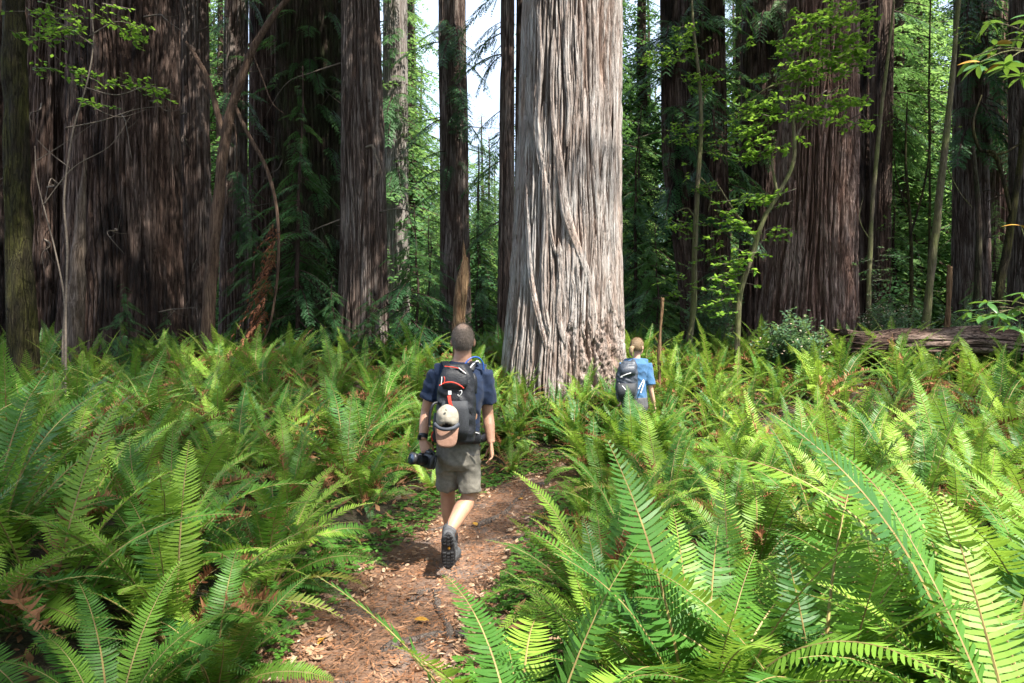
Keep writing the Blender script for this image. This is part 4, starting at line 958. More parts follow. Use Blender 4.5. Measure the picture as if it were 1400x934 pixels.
# fallen log
def fallen_log():
    a = P(1158, 470, 14.0); b_ = P(1480, 470, 13.0); loc = (a[0], a[1], gz(a[0], a[1])); L = np.linalg.norm(b_-a); nx_, nt_ = 170, 90
    s = np.linspace(0, 1, nx_); th = np.arange(nt_)*2*np.pi/nt_; S_, T_ = np.meshgrid(s, th, indexing='ij')
    c = a+(b_-a)*s[:, None]; ax = unit(b_-a); sd_ = unit(np.cross(ax, [0, 0, 1.])); up = np.cross(sd_, ax)
    n1 = perlin(np.cos(T_)*3.2, np.sin(T_)*3.2, S_*L*.35); n2 = perlin(np.cos(T_)*8, np.sin(T_)*8, S_*L*.9+4)
    R = (.30+.05*perlin(S_*5, 2., 1.))*(1+.13*np.cos(3*T_+1)+.07*perlin(S_*6, np.cos(T_), np.sin(T_)))-.055*np.exp(-(n1/.14)**2)-.025*np.exp(-(n2/.16)**2)
    jag = .55*perlin(np.cos(th)*2.4, np.sin(th)*2.4, 0*th+3)+.12*perlin(np.cos(th)*8, np.sin(th)*8, 0*th)
    end = np.exp(-S_*L/.25)
    V = c[:, None]+sd_*(R*1.45*np.cos(T_))[..., None]+up*(R*np.sin(T_))[..., None]+ax*(jag[None]*end)[..., None]-np.array([0, 0, 1.])*(.02+.10*perlin(s*3, 1., 5.))[:, None, None]
    i = np.arange(nx_-1)[:, None]*nt_; j = np.arange(nt_)[None]; k = (j+1) % nt_
    F = np.stack([i+j, i+k, i+nt_+k, i+nt_+j], -1).reshape(-1, 4)
    Vf = V.reshape(-1, 3); g = Geo().add(Vf, F)
    # splintered end face, sunk in
    inner = [Vf[:nt_]]; cen = Vf[:nt_].mean(0)
    for q in (.75, .45, .15): inner.append(cen+(Vf[:nt_]-cen)*q+ax*(.12*(1-q)+.10*perlin(th*3, q, 0.)[:, None]))
    Vi = np.concatenate(inner); i = np.arange(3)[:, None]*nt_
    F2 = np.stack([i+k, i+j, i+nt_+j, i+nt_+k], -1).reshape(-1, 4)
    rd = np.clip(1-.8*np.exp(-(n1/.14)**2)-.4*np.exp(-(n2/.16)**2), 0, 1).ravel()
    r = thing('fallen_log', loc, 'long fallen weathered log with splintered end lying in the ferns at the right', 'log')
    link('trunk', local(g, loc).mesh('trunk', M['dead_log'], True, {'ridge': rd}), r)
    g2 = Geo().add(Vi, F2); link('broken_end', local(g2, loc).mesh('broken_end', M['dead_log'], True, {'ridge': np.full(len(Vi), .5)}), r)
M['dead_log'] = bark('log_bark', (.26, .17, .13), (.07, .042, .032), pale=(.34, .26, .22), fine=1.2, bd=.02)
_n = noise  # log runs sideways: stretch its grain along X
lt = M['dead_log'].node_tree
for nd in lt.nodes:
    if nd.bl_idname == 'ShaderNodeMapping': nd.inputs['Scale'].default_value = (.12, 1, 1)
fallen_log()

# rhododendron branches reaching in at the right edge: every leaf an object
RL = [leaf_mesh('leaf', .125, .019, M['rhodo'], c_) for c_ in (.1, .25, .45)]; RLY = leaf_mesh('leaf', .11, .017, M['yellow_leaf'], .3)
def rhodo(label, D, stem, tips, seed, scale=1.0):
    rk = np.random.default_rng(seed); L = [P(*p) if len(p) == 3 else P(p[0], p[1], D) for p in stem]; L0 = L[0].copy(); L0[2] = gz(L0[0], L0[1])-.1
    L = [L0]+L; r = thing('rhododendron', L0, label, 'shrub')
    link('stem', local(wob_tube(L, np.linspace(.03, .006, len(L)), 8, 50, .1), L0).mesh('stem', M['thin_bark'], True, {'ridge': np.full(50*8+2, .7)}), r)
    e = L[-1]
    for px, py, n, yl in tips:
        c = P(px, py, D+rk.normal(0, .12)); q = spline([L[-2]*.4+e*.6, (e+c)/2+np.array([0, 0, .04]), c], 10)
        link('twig', local(tube(q, np.linspace(.006, .003, 10), 5, False), L0).mesh('twig', M['thin_bark'], True, {'ridge': np.full(50, .8)}), r)
        a0 = rk.random()*6.28
        for k in range(n):
            a = a0+k*2.4; t = rk.uniform(-.5, .35)
            o = link('leaf', RLY if k < yl else RL[rk.integers(3)], r); o.location = Vector(c-L0)-Vector((0, 0, .012*k*.4)); o.rotation_euler = (t, rk.normal(0, .3), a); s_ = scale*rk.uniform(.75, 1.15); o.scale = (s_, s_, s_)
rhodo('rhododendron branch with glossy narrow leaves hanging in at the top right corner', 4.4, [(1640, 600, 4.6), (1620, 300, 4.6), (1540, 120, 4.5), (1440, 70)], [(1395, 45, 9, 0), (1360, 60, 9, 2), (1340, 85, 8, 1), (1375, 85, 9, 1), (1352, 30, 6, 0), (1330, 78, 5, 0), (1396, 100, 7, 0), (1412, 20, 8, 0)], 3)
rhodo('rhododendron branch with broad green leaves at the right edge over the log', 5.6, [(1600, 560, 5.6), (1520, 470, 5.6), (1440, 430)], [(1395, 420, 9, 0), (1365, 428, 9, 0), (1340, 432, 8, 0), (1380, 445, 8, 0), (1325, 425, 6, 0), (1400, 400, 8, 0), (1350, 412, 6, 0), (1395, 308, 2, 2)], 9, 1.1)

# ------------------------------------------------------------------ people
M['skin'] = simple('skin', (.47, .26, .17), (.36, .19, .12), .5, 14, .0015, .4)
M['skin_f'] = simple('pale_skin', (.58, .35, .26), (.50, .28, .20), .5, 14, .001, .4)
M['navy'] = simple('navy_shirt', (.017, .030, .068), (.010, .019, .045), .85, 120, .002, .2, sheen=.1)
M['blue_shirt'] = simple('blue_shirt', (.055, .145, .28), (.035, .095, .20), .85, 60, .002, .2, sheen=.2)
M['khaki'] = simple('khaki_cloth', (.19, .175, .145), (.13, .12, .10), .85, 40, .003, .2)
M['grey_cloth'] = simple('grey_cloth', (.10, .10, .105), (.07, .07, .075), .85, 40, .002, .2)
m, t, b, o = newmat('greying_hair'); b.inputs['Roughness'].default_value = .6
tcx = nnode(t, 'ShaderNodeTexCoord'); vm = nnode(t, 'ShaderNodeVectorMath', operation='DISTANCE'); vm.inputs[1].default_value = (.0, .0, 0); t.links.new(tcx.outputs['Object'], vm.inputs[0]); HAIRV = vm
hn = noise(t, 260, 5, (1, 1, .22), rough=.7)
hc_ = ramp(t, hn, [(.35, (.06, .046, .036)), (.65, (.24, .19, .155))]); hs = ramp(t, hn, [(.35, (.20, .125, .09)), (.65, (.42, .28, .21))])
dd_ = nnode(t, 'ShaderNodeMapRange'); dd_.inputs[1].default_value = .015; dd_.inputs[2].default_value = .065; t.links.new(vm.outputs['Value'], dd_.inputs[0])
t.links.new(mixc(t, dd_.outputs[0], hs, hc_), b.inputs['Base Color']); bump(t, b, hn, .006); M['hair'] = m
M['hair_x'] = simple('greying_hair_x', (.27, .215, .175), (.09, .068, .052), .75, 220, .004, .3, (1, 1, .3))
M['thin_hair'] = simple('thin_hair', (.33, .22, .16), (.17, .12, .09), .6, 180, .002, .4)
M['blond'] = simple('blond_hair', (.34, .24, .14), (.13, .085, .045), .55, 200, .006, .4, (1, 1, .2))
M['boot'] = simple('boot_leather', (.085, .088, .095), (.04, .042, .045), .75, 60, .003, .3)
M['sole'] = simple('boot_rubber', (.045, .045, .048), (.02, .02, .022), .7, 80, .002, .3)
M['pack'] = simple('pack_nylon', (.012, .013, .018), (.006, .007, .010), .55, 90, .003, .45)
M['pack_grey'] = simple('pack_mesh', (.035, .038, .045), (.016, .018, .022), .7, 150, .002, .4)
M['red'] = simple('red_webbing', (.55, .055, .03), (.40, .03, .02), .6, 60, .0)
M['white'] = simple('white_trim', (.62, .62, .62), (.45, .45, .45), .6, 60, .0)
M['blue_hose'] = simple('blue_hose', (.02, .10, .42), (.015, .07, .30), .3, 30, 0, .5)
M['cap'] = simple('washed_cap_cloth', (.33, .30, .25), (.20, .18, .145), .9, 30, .004, .1)
M['brim'] = simple('cap_brim_cloth', (.28, .165, .12), (.21, .12, .085), .85, 40, .002, .1)
M['band'] = simple('cap_strap', (.055, .06, .075), (.03, .035, .045), .7, 60)
M['black'] = simple('camera_black', (.018, .018, .02), (.010, .010, .012), .45, 120, .001, .5)
M['glass'] = simple('lens_glass', (.03, .05, .10), (.015, .025, .05), .08, 5, 0, .9)
M['leafpack'] = simple('grey_pack', (.055, .066, .088), (.028, .034, .046), .5, 60, .003, .45)

def hand(w, d, side, curl=.5, spread=.14, size=1.0):
    """palm and five fingers from the wrist w along d; side = direction of the thumb"""
    d = unit(np.array(d, float)); side = unit(np.array(side, float)-d*np.dot(side, d)); nrm = np.cross(d, side)
    g = Geo(); s = size
    g.ext(tube([w-d*.02, w+d*.02*s, w+d*.06*s, w+d*.092*s], [.026*s, .034*s, .041*s, .038*s], 12, True, (1, .45)) if abs(np.dot(unit(np.cross(d, [1, 0, 0])), side)) < .5 else tube([w-d*.02, w+d*.02*s, w+d*.06*s, w+d*.092*s], [.026*s, .034*s, .041*s, .038*s], 12, True, (.45, 1)))
    for k, (off, ln) in enumerate(((.030, .068), (.010, .078), (-.010, .072), (-.029, .056))):
        b0 = w+d*.085*s+side*off*s; a = curl*(1+.12*k); f = unit(d+side*off*spread*10)
        p1 = b0+(f*math.cos(a*.6)-nrm*math.sin(a*.6))*ln*.45*s; p2 = p1+(f*math.cos(a*1.5)-nrm*math.sin(a*1.5))*ln*.33*s; p3 = p2+(f*math.cos(a*2.2)-nrm*math.sin(a*2.2))*ln*.25*s
        g.ext(tube([b0-f*.012, b0, p1, p2, p3], [.0095*s, .0098*s, .009*s, .0082*s, .0066*s], 8))
    t0 = w+d*.025*s+side*.028*s; t1 = t0+(d*.6+side*.8-nrm*.25)*.035*s; t2 = t1+(d*.9+side*.35-nrm*.35)*.03*s; t3 = t2+(d-nrm*.4)*.022*s
    g.ext(tube([t0-side*.01, t0, t1, t2, t3], [.013*s, .013*s, .0115*s, .010*s, .0075*s], 8)); return g
def limb(pts, rad, sq=None, k=9, n=16):
    q = spline(pts, k); r_ = np.interp(np.linspace(0, 1, k), np.linspace(0, 1, len(rad)), rad); return tube(q, r_, n, True, sq)
def head_geo(c, yaw=0., s=1.0):
    R = rotz(yaw); f = lambda v: c+R@np.array(v, float)*s
    return join(ellip(f((0, -.012, .02)), np.array((.077, .096, .100))*s, 22, 16, R), ellip(f((0, .03, -.035)), np.array((.060, .068, .078))*s, 18, 12, R), ellip(f((0, .055, -.085)), np.array((.036, .03, .026))*s, 12, 8, R),
                ellip(f((0, .100, -.022)), np.array((.014, .020, .024))*s, 10, 8, R), ellip(f((0, .078, .028)), np.array((.05, .02, .014))*s, 12, 8, R), ellip(f((0, .088, -.055)), np.array((.026, .012, .009))*s, 10, 8, R),
                ellip(f((-.083, -.002, -.012)), np.array((.012, .021, .034))*s, 10, 8, R), ellip(f((.083, -.002, -.012)), np.array((.012, .021, .034))*s, 10, 8, R))
def eyes(c, yaw, s, parent, loc):
    for q in (-1, 1):
        e = c+rotz(yaw)@np.array((q*.031, .084, .004))*s; link('eye', local(ellip(e, (.0125*s,)*3, 10, 8), loc).mesh('eye', M['white'], True), parent)
        e = c+rotz(yaw)@np.array((q*.031, .0945, .004))*s; link('iris', local(ellip(e, (.006*s, .003*s, .006*s), 8, 6), loc).mesh('iris', M['band'], True), parent)
def hair_shell(c, yaw, s, cut, mat, name, parent, loc, grow=.006, noise_=.004):
    R = rotz(yaw); g0 = ellip((0, 0, 0), (1, 1, 1), 44, 34); V = g0.V[0]
    keep = np.array([cut(v) for v in V])
    W_ = V*(np.array((.077, .096, .100))+grow)*s; W_ = W_*(1+(noise_/.09)*perlin(V[:, 0]*9, V[:, 1]*9, V[:, 2]*9)[:, None]); W_ = W_+np.array((0, -.012, .02))*s
    g = Geo(); g.V = [(W_@R.T)+c]; g.n = len(V)
    for F, m_ in g0.F:
        k = keep[F].all(1)
        if k.any(): g.F.append((F[k], 0))
    o = link(name, local(g, loc).mesh(name, mat, True), parent)
    sm = o.modifiers.new('s', 'SOLIDIFY'); sm.thickness = .008*s; sm.offset = -1
    return o

def hair_strands(c, yaw, s, cut, n, L, mat, parent, loc, flow, seed=1):
    rk = np.random.default_rng(seed); v = unit(rk.normal(size=(n*3, 3))); v = v[[bool(cut(q)) for q in v]][:n]
    R = rotz(yaw); p = (v*(np.array((.077, .096, .100))+.009)+np.array((0, -.012, .02)))*s
    d = unit(flow(v)-v*np.sum(flow(v)*v, -1, keepdims=True)+v*.28+rk.normal(0, .16, v.shape)); l = L*rk.uniform(.6, 1.3, (len(v), 1))
    w = unit(np.cross(d, v))*.0011
    V, F = diamonds(p@R.T+c, (d*l)@R.T, w@R.T); link('hair_strands', local(Geo().add(V, F), loc).mesh('hair_strands', mat), parent, kind='stuff')
# ---- the man
ml = np.array([-.40, 5.1, gz(-.40, 5.1)-.01])
man = thing('person', ml, 'man seen from behind walking along the path in navy t-shirt, khaki shorts and grey boots', 'person')
zoff = 0
ls, le, lw = P(597, 510, 5.12), P(583, 563, 5.18), P(578, 602, 5.06)
rs, re_, rw = P(662, 510, 5.12), P(667, 566, 5.20), P(671.5, 606, 5.10)
lh, lk, la = P(614, 606, 5.12), P(612, 676, 5.24), P(618, 741, 5.30)
rh, rk_, ra = P(641, 606, 5.12), P(641, 679, 5.14), P(613, 729, 4.93)
hc = P(633, 466, 5.10)
torso = [P(627, 622, 5.12), P(627, 600, 5.12), P(628, 575, 5.11), P(629, 545, 5.10), P(630, 520, 5.10), P(630, 503, 5.11), P(631, 494, 5.11)]
body = join(head_geo(hc), limb([P(632, 497, 5.12), P(633, 483, 5.11), P(633, 470, 5.10)], [.078, .063, .066]),
            tube(torso, [.155, .155, .145, .165, .175, .15, .075], 24, True, (1, [.75, .74, .74, .72, .66, .6, .8])),
            limb([P(632, 502, 5.12), (P(632, 502, 5.12)+ls)/2, ls], [.06, .058, .056]), limb([P(632, 502, 5.12), (P(632, 502, 5.12)+rs)/2, rs], [.06, .058, .056]),
            limb([ls, (ls+le)/2, le, le*.6+lw*.4, lw], [.056, .050, .043, .043, .029]), limb([rs, (rs+re_)/2, re_, re_*.6+rw*.4, rw], [.056, .050, .043, .044, .029]),
            limb([lh, (lh+lk)/2, lk, lk*.65+la*.35, la], [.088, .078, .056, .060, .038]), limb([rh, (rh+rk_)/2, rk_, rk_*.62+ra*.38, ra], [.088, .078, .058, .064, .038]),
            hand(rw, P(672.5, 634, 5.07)-rw, (-.35, 1, 0), .42), hand(lw, P(584, 622, 5.03)-lw, (.9, .5, .1), .75))
link('body', blend('body', local(body, ml), M['skin'], .0055, 4, .45), man)
eyes(hc, 0, 1, man, ml)
hair_shell(hc, 0, 1, lambda v: (v[1] < .62 and v[2] > -.78+1.0*max(0, v[1]+.30)+.10*math.sin(v[0]*23)*math.cos(v[0]*9)) and v[2] > -.86, M['hair'], 'hair', man, ml, .0055, .003)
hair_strands(hc, 0, 1, lambda v: v[1] < .6 and v[2] > -.80+1.0*max(0, v[1]+.30) and (v[0]**2+(v[1]+.38)**2 > .16 or v[2] < .2), 5200, .014, M['hair_x'], man, ml, lambda v: np.c_[v[:, 0]*.3, v[:, 1]*.2-.1, -np.ones(len(v))])
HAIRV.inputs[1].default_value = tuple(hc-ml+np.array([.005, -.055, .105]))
shirt = join(tube([P(627, 607, 5.12), P(627, 592, 5.12), P(628, 570, 5.11), P(629, 545, 5.10), P(630, 520, 5.10), P(630, 505, 5.11), P(631, 494, 5.11)], [.163, .158, .153, .172, .184, .164, .082], 28, True, (1, [.76, .76, .77, .75, .70, .66, .9])),
             limb([P(632, 504, 5.12), (P(632, 504, 5.12)+ls)/2, ls+np.array([0, 0, -.005])], [.072, .072, .074]), limb([P(632, 504, 5.12), (P(632, 504, 5.12)+rs)/2, rs+np.array([0, 0, -.005])], [.072, .072, .074]),
             limb([ls+np.array([.01, 0, .01]), ls*.7+le*.3, ls*.33+le*.67], [.072, .074, .078]), limb([rs+np.array([-.01, 0, .01]), rs*.7+re_*.3, rs*.29+re_*.71], [.072, .074, .079]))
link('shirt', blend('shirt', local(shirt, ml), M['navy'], .008, 5, 1, .008, 8), man)
lho = lh+np.array([0, 0, -.06]); rho = rh+np.array([0, 0, -.06])
shorts = join(tube([P(627, 601, 5.12), P(627, 615, 5.12), P(627, 632, 5.12), P(627, 642, 5.12)], [.158, .165, .166, .14], 26, True, (1, [.76, .8, .8, .72])),
              tube(spline([P(613, 618, 5.12), P(612, 640, 5.15), P(611.5, 667, 5.19)], 7), np.linspace(.090, .084, 7), 22, True, (1, 1.05)), tube(spline([P(641, 618, 5.12), P(641, 640, 5.12), P(642.5, 672, 5.12)], 7), np.linspace(.091, .085, 7), 22, True, (1, 1.05)))
link('shorts', blend('shorts', local(shorts, ml), M['khaki'], .007, 4, 1, .009, 8), man)
link('pocket', local(box(P(649, 622, 5.0), (.07, .006, .004)), ml).mesh('pocket', M['grey_cloth']), man)
def boot(parent, loc, R, at, name='boot', extra=1.0):
    """foot along +Y, sole at z=0, ankle above the heel"""
    up = join(tube([(0, -.02, .04), (0, .0, .10), (0, 0, .155), (0, -.002, .178)], [.05, .048, .047, .050], 18, True, (.92, 1.15)),
              tube(spline([(0, -.065, .045), (0, -.02, .052), (0, .05, .055), (0, .12, .042), (0, .175, .035), (0, .205, .03)], 12), [.03, .043, .049, .051, .051, .051, .052, .052, .050, .046, .038, .02], 16, True, (1, .85)))
    f = lambda g: [setattr(g, 'V', [(v@np.array(R).T)+at-loc for v in g.V]), g][1]
    b_ = link(name, blend(name, f(up), M['boot'], .006, 3, 1, .003, 22), parent)
    o = Geo(); th = np.linspace(0, 2*np.pi, 33)[:-1]
    ys = np.cos(th)*.145+.068; xs = np.sin(th)*.052*(1+.16*np.cos(th)-.10*np.exp(-((np.cos(th)+.15)/.3)**2))
    rings = [np.c_[xs*.94, ys, 0*ys+.0], np.c_[xs, ys, 0*ys+.010], np.c_[xs*1.03, ys*1.0, 0*ys+.03+.010*np.maximum(0, np.cos(th)-.6)]]
    V = np.concatenate(rings+[[[0, .07, 0]], [[0, .07, .03]]]); i = np.arange(2)[:, None]*32; j = np.arange(32)[None]; k = (j+1) % 32
    o.add(V, np.stack([i+j, i+k, i+32+k, i+32+j], -1).reshape(-1, 4)); jj = np.arange(32); kk = (jj+1) % 32
    o.F.append((np.stack([kk, jj, np.full(32, 96)], -1), 0)); o.F.append((np.stack([64+jj, 64+kk, np.full(32, 97)], -1), 0))
    link('sole', f(o).mesh('sole', M['sole']), b_)
    t = Geo()
    for yy in np.arange(-.055, .20, .026):
        w = .045*(1-.35*abs((yy-.07)/.14)**3)
        if abs(yy-.035) < .014: continue
        for q in (-.62, 0, .62): t.ext(box((q*w, yy+(.006 if q == 0 else 0), -.004), (w*.48, .014, .008)))
    link('tread', f(t).mesh('tread', M['sole']), b_)
    link('sole_badge', f(ellip((.004, .036, -.001), (.010, .014, .003), 10, 6)).mesh('sole_badge', M['yellow_leaf']), b_)
    link('laces', f(join(*[tube([(-.022, y_, z_), (.0, y_+.004, z_+.008), (.022, y_, z_)], .003, 5) for y_, z_ in ((.085, .092), (.065, .104), (.045, .12), (.046, .142))])).mesh('laces', M['white']), b_)
    link('heel_loop', f(tube([(-.01, -.055, .16), (0, -.066, .185), (.01, -.055, .16)], .004, 6)).mesh('heel_loop', M['pack_grey']), b_)
gz0 = float(path_z(np.array([-.45]), np.array([5.3]))[0])
la0 = np.array([la[0], la[1], gz0+.012])
boot(man, ml, rotz(-.08), la0)
Rr = rotz(.10)@rotx(-math.radians(72)); tipl = Rr@np.array([0, .19, 0.0])
ra0 = ra-Rr@np.array([0, 0, .13]); boot(man, ml, Rr, ra0+np.array([0, 0, 0]))
for a_, b_, q in ((la, la+np.array([0, 0, .07]), 1), (ra, ra*.88+rk_*.12, 1)):
    link('sock', local(tube([a_, (a_+b_)/2, b_], [.046, .047, .045], 16), ml).mesh('sock', M['grey_cloth'], True), man)
wv_ = unit(lw-le); link('wristwatch', local(join(tube([lw-wv_*.045, lw-wv_*.012], [.036, .035], 18), box(lw-wv_*.028+np.array([-.02, -.03, 0]), (.032, .016, .034), rotz(.6))), ml).mesh('wristwatch', M['black']), man)

def sup_ellipse_loft(secs, n=36, p=3.2):
    """secs: centre, half width, half depth"""
    th = np.arange(n)*2*np.pi/n; c, s = np.cos(th), np.sin(th); u = np.sign(c)*np.abs(c)**(2/p); v = np.sign(s)*np.abs(s)**(2/p)
    V = np.concatenate([np.c_[ce[0]+u*a, ce[1]+v*b, np.full(n, ce[2])] for ce, a, b in secs]+[[np.array(secs[0][0])], [np.array(secs[-1][0])]])
    m_ = len(secs); i = np.arange(m_-1)[:, None]*n; j = np.arange(n)[None]; k = (j+1) % n
    g = Geo().add(V, np.stack([i+j, i+n+j, i+n+k, i+k], -1).reshape(-1, 4)); jj = np.arange(n); kk = (jj+1) % n
    g.F.append((np.stack([jj, kk, np.full(n, m_*n)], -1), 0)); g.F.append((np.stack([(m_-1)*n+kk, (m_-1)*n+jj, np.full(n, m_*n+1)], -1), 0)); return g
def part(g, name, mat, parent, loc, sm=True): return link(name, local(g, loc).mesh(name, M[mat], sm), parent)
def ribbon(pts, w, th=.004, k=24, nrm=(0, -1, 0)):
    q = spline(pts, k); T = unit(np.gradient(q, axis=0)); S_ = unit(np.cross(T, np.array(nrm, float))); N_2 = np.cross(S_, T)
    V = np.stack([q+S_*w/2+N_2*th/2, q-S_*w/2+N_2*th/2, q-S_*w/2-N_2*th/2, q+S_*w/2-N_2*th/2], 1).reshape(-1, 3)
    i = np.arange(k-1)[:, None]*4; j = np.arange(4)[None]; F = np.stack([i+j, i+(j+1) % 4, i+4+(j+1) % 4, i+4+j], -1).reshape(-1, 4)
    return Geo().add(V, np.vstack([F, [[0, 1, 2, 3]], [[4*k-1, 4*k-2, 4*k-3, 4*k-4]]]))
# man's pack
pl = P(624, 560, 4.9); PD = 4.885
pack = thing('backpack', pl, 'black hiking backpack with red piping on the man\'s back', 'backpack')
S_ = [(606, 21, .05), (602, 25, .075), (590, 26, .09), (570, 26.5, .098), (548, 26, .10), (530, 25, .098), (515, 22.5, .09), (504, 18, .075), (498, 12, .05)]
link('pack_body', blend('pack_body', local(sup_ellipse_loft([((P(623+.02*(606-y), y, PD)), w*.00524, d) for y, w, d in S_]), pl), M['pack'], .008, 3, 1, .009, 9), pack)
fy = lambda y: PD-np.interp(y, [498, 504, 515, 530, 548, 570, 590, 602, 606], [.05, .078, .094, .102, .104, .102, .094, .08, .055])-.006
Q = lambda x, y, o=0.: P(x, y, fy(y)-o)
part(sup_ellipse_loft([(Q(622, 531, -.05), .085, .052), (Q(622, 524, -.045), .10, .056), (Q(622, 512, -.045), .094, .052), (Q(622, 504, -.04), .07, .04)]), 'top_pocket', 'pack', pack, pl)
part(sup_ellipse_loft([(Q(622, 600, -.03), .085, .04), (Q(622, 585, -.03), .10, .05), (Q(622, 560, -.03), .10, .048), (Q(622, 548, -.02), .088, .03)]), 'front_pocket', 'pack_grey', pack, pl)
part(ribbon([Q(601, 527, .012), Q(610, 523, .02), Q(620, 523, .022), Q(629, 527, .02), Q(634, 531, .01)], .009, .006), 'red_piping', 'red', pack, pl)
part(ribbon([Q(608, 501, .0), Q(618, 502, .008), Q(627, 504, .008), Q(634, 508, .0)], .007, .006), 'red_piping', 'red', pack, pl)
part(ribbon([Q(627, 503, .012), Q(632, 507, .012), Q(637, 511, .0)], .008, .006), 'white_trim', 'white', pack, pl)
part(ribbon([Q(603, 526, .016), Q(604, 519, .018), Q(604, 515, .014)], .005, .005), 'zip_pull', 'white', pack, pl); part(ribbon([Q(607, 525, .016), Q(608, 518, .018), Q(607, 515, .014)], .005, .005), 'zip_pull', 'red', pack, pl)
part(join(tube(spline([Q(628, 535, .01), Q(631, 534, .016), Q(631, 538, .016), Q(627, 542, .014), Q(626, 539, .014)], 16), .0028, 5)), 'zip_pull', 'white', pack, pl)
part(box(Q(615, 537, .02), (.022, .012, .026)), 'buckle', 'white', pack, pl, False); part(ribbon([Q(614, 541, .022), Q(615, 548, .03), Q(617, 556, .032)], .022, .006), 'pull_tag', 'red', pack, pl, False)
for x0, x1 in ((603, 600), (642, 645)):
    part(ribbon([Q(x0+5 if x0 < 620 else x0-6, 556, .0), Q(x0, 562, -.02), Q(x1, 574, -.05)], .018, .005), 'compression_strap', 'pack_grey', pack, pl, False)
part(ribbon([Q(633, 566, .0), Q(636, 572, .005), Q(638, 580, .0)], .008, .005), 'zip_trim', 'red', pack, pl)
part(ribbon([Q(600, 550, -.05), Q(592, 553, -.02), Q(588, 565, -.02), Q(587, 583, -.03)], .016, .005), 'loose_strap', 'pack', pack, pl)
for xs, a_ in ((608, -1), (648, 1)):   # shoulder straps over the shoulders
    part(ribbon([P(xs-a_*5, 507, 4.97), P(xs-a_*2, 498, 5.02), P(xs, 495, 5.08), P(xs+a_*1, 499, 5.18), P(xs+a_*3, 520, 5.25), P(xs+a_*6, 550, 5.24)], .052, .014, 24, (0, -.5, 1)), 'shoulder_strap', 'pack', pack, pl)
part(ribbon([P(640, 509, 4.96), P(645, 500, 4.99), P(652, 494, 5.03), P(655, 496, 5.06)], .010, .022), 'strap_edge', 'white', pack, pl)
part(tube(spline([P(633, 505, 4.92), P(637, 496, 4.93), P(645, 489, 4.96), P(654, 489, 4.99), P(660, 496, 5.02), P(661, 506, 5.03)], 24), .006, 8), 'drinking_hose', 'blue_hose', pack, pl)
part(tube(spline([P(646, 512, 4.93), P(648, 520, 4.92), P(648, 538, 4.93)], 10), [.02]*3+[.024]*5+[.02]*2, 10), 'side_bottle_sleeve', 'pack', pack, pl)
belt = []
for t in np.linspace(-2.6, -.55, 20): belt.append(P(627, 598, 5.11)+np.array([.185*math.cos(t), .145*math.sin(t), 0]))
part(ribbon(belt, .055, .012, 30, (0, 0, 1)), 'hip_belt_padding', 'pack', pack, pl)
bb = [P(627, 598, 5.11)+np.array([.192*math.cos(t), .152*math.sin(t), 0]) for t in np.linspace(-3.6, .46, 30)]
gb = Geo(); bq = np.array(bb); Vb = np.concatenate([bq+[0, 0, .028], bq-[0, 0, .028]]); ii = np.arange(29); gb.add(Vb, np.stack([ii, ii+1, ii+31, ii+30], -1)); hb = part(gb, 'hip_belt', 'pack', pack, pl); hb.modifiers.new('s', 'SOLIDIFY').thickness = .012
part(sup_ellipse_loft([(P(649, 606, 4.99), .040, .022), (P(649, 603, 4.99), .046, .030), (P(649, 593, 4.99), .046, .030), (P(649, 590, 4.99), .040, .022)], 24, 4), 'belt_pocket', 'pack', pack, pl)
part(ribbon([P(642, 592, 4.955), P(648, 591, 4.952), P(655, 593, 4.96)], .007, .005), 'pocket_zip', 'white', pack, pl); part(ribbon([P(641, 593, 4.948), P(643.5, 599, 4.945), P(646, 604, 4.948)], .012, .005), 'pocket_tab', 'red', pack, pl)
part(sup_ellipse_loft([(P(598, 602, 4.95), .025, .04), (P(598, 585, 4.95), .034, .05), (P(599, 565, 4.95), .030, .045)], 20, 2.5), 'side_pocket', 'pack_grey', pack, pl)
part(ribbon([P(592, 590, 4.90), P(590, 597, 4.90), P(592, 603, 4.91)], .010, .006), 'side_tab', 'red', pack, pl)
# cap clipped to the pack
cl = Q(611, 575, .07); capt = thing('cap', cl, 'washed beige cap with brown brim hanging on the man\'s backpack', 'cap')
g0 = ellip((0, 0, 0), (1, 1, 1), 40, 28); V = g0.V[0].copy(); rr0 = 1+.035*np.cos(np.arctan2(V[:, 0], V[:, 2])*6)*np.abs(V[:, 1])**.1*.6
keep = (V[:, 1] < .15) & ~(((V[:, 0])**2/.30+(V[:, 2]+.98)**2/.30) < 1) & (V[:, 2] > -.86)
g = Geo(); g.V = [V*np.array((.080, .085, .092))*rr0[:, None]+cl+np.array([0, .045, .015])]; g.n = len(V)
for F, m_ in g0.F:
    k = keep[F].all(1)
    if k.any(): g.F.append((F[k], 0))
co = part(g, 'crown_panel', 'cap', capt, cl); co.modifiers.new('s', 'SOLIDIFY').thickness = .004
part(ellip(cl+np.array([0, -.045, .08]), (.008, .006, .008), 10, 6), 'top_button', 'cap', capt, cl)
part(ribbon([cl+np.array([-.086, -.005, -.020]), cl+np.array([-.05, -.045, -.045]), cl+np.array([0, -.062, -.054]), cl+np.array([.05, -.045, -.045]), cl+np.array([.086, -.005, -.020])], .024, .005), 'closure_strap', 'band', capt, cl)
u = np.linspace(-1, 1, 25); vv = np.linspace(0, 1, 8); U_, V2 = np.meshgrid(u, vv, indexing='ij')
wid = .080*(1-.10*V2)*np.sign(U_)*np.abs(np.sin(U_*np.pi/2)); drop = V2*.135*np.sqrt(np.clip(1-np.abs(U_)**2.6*.96, 0, 1))
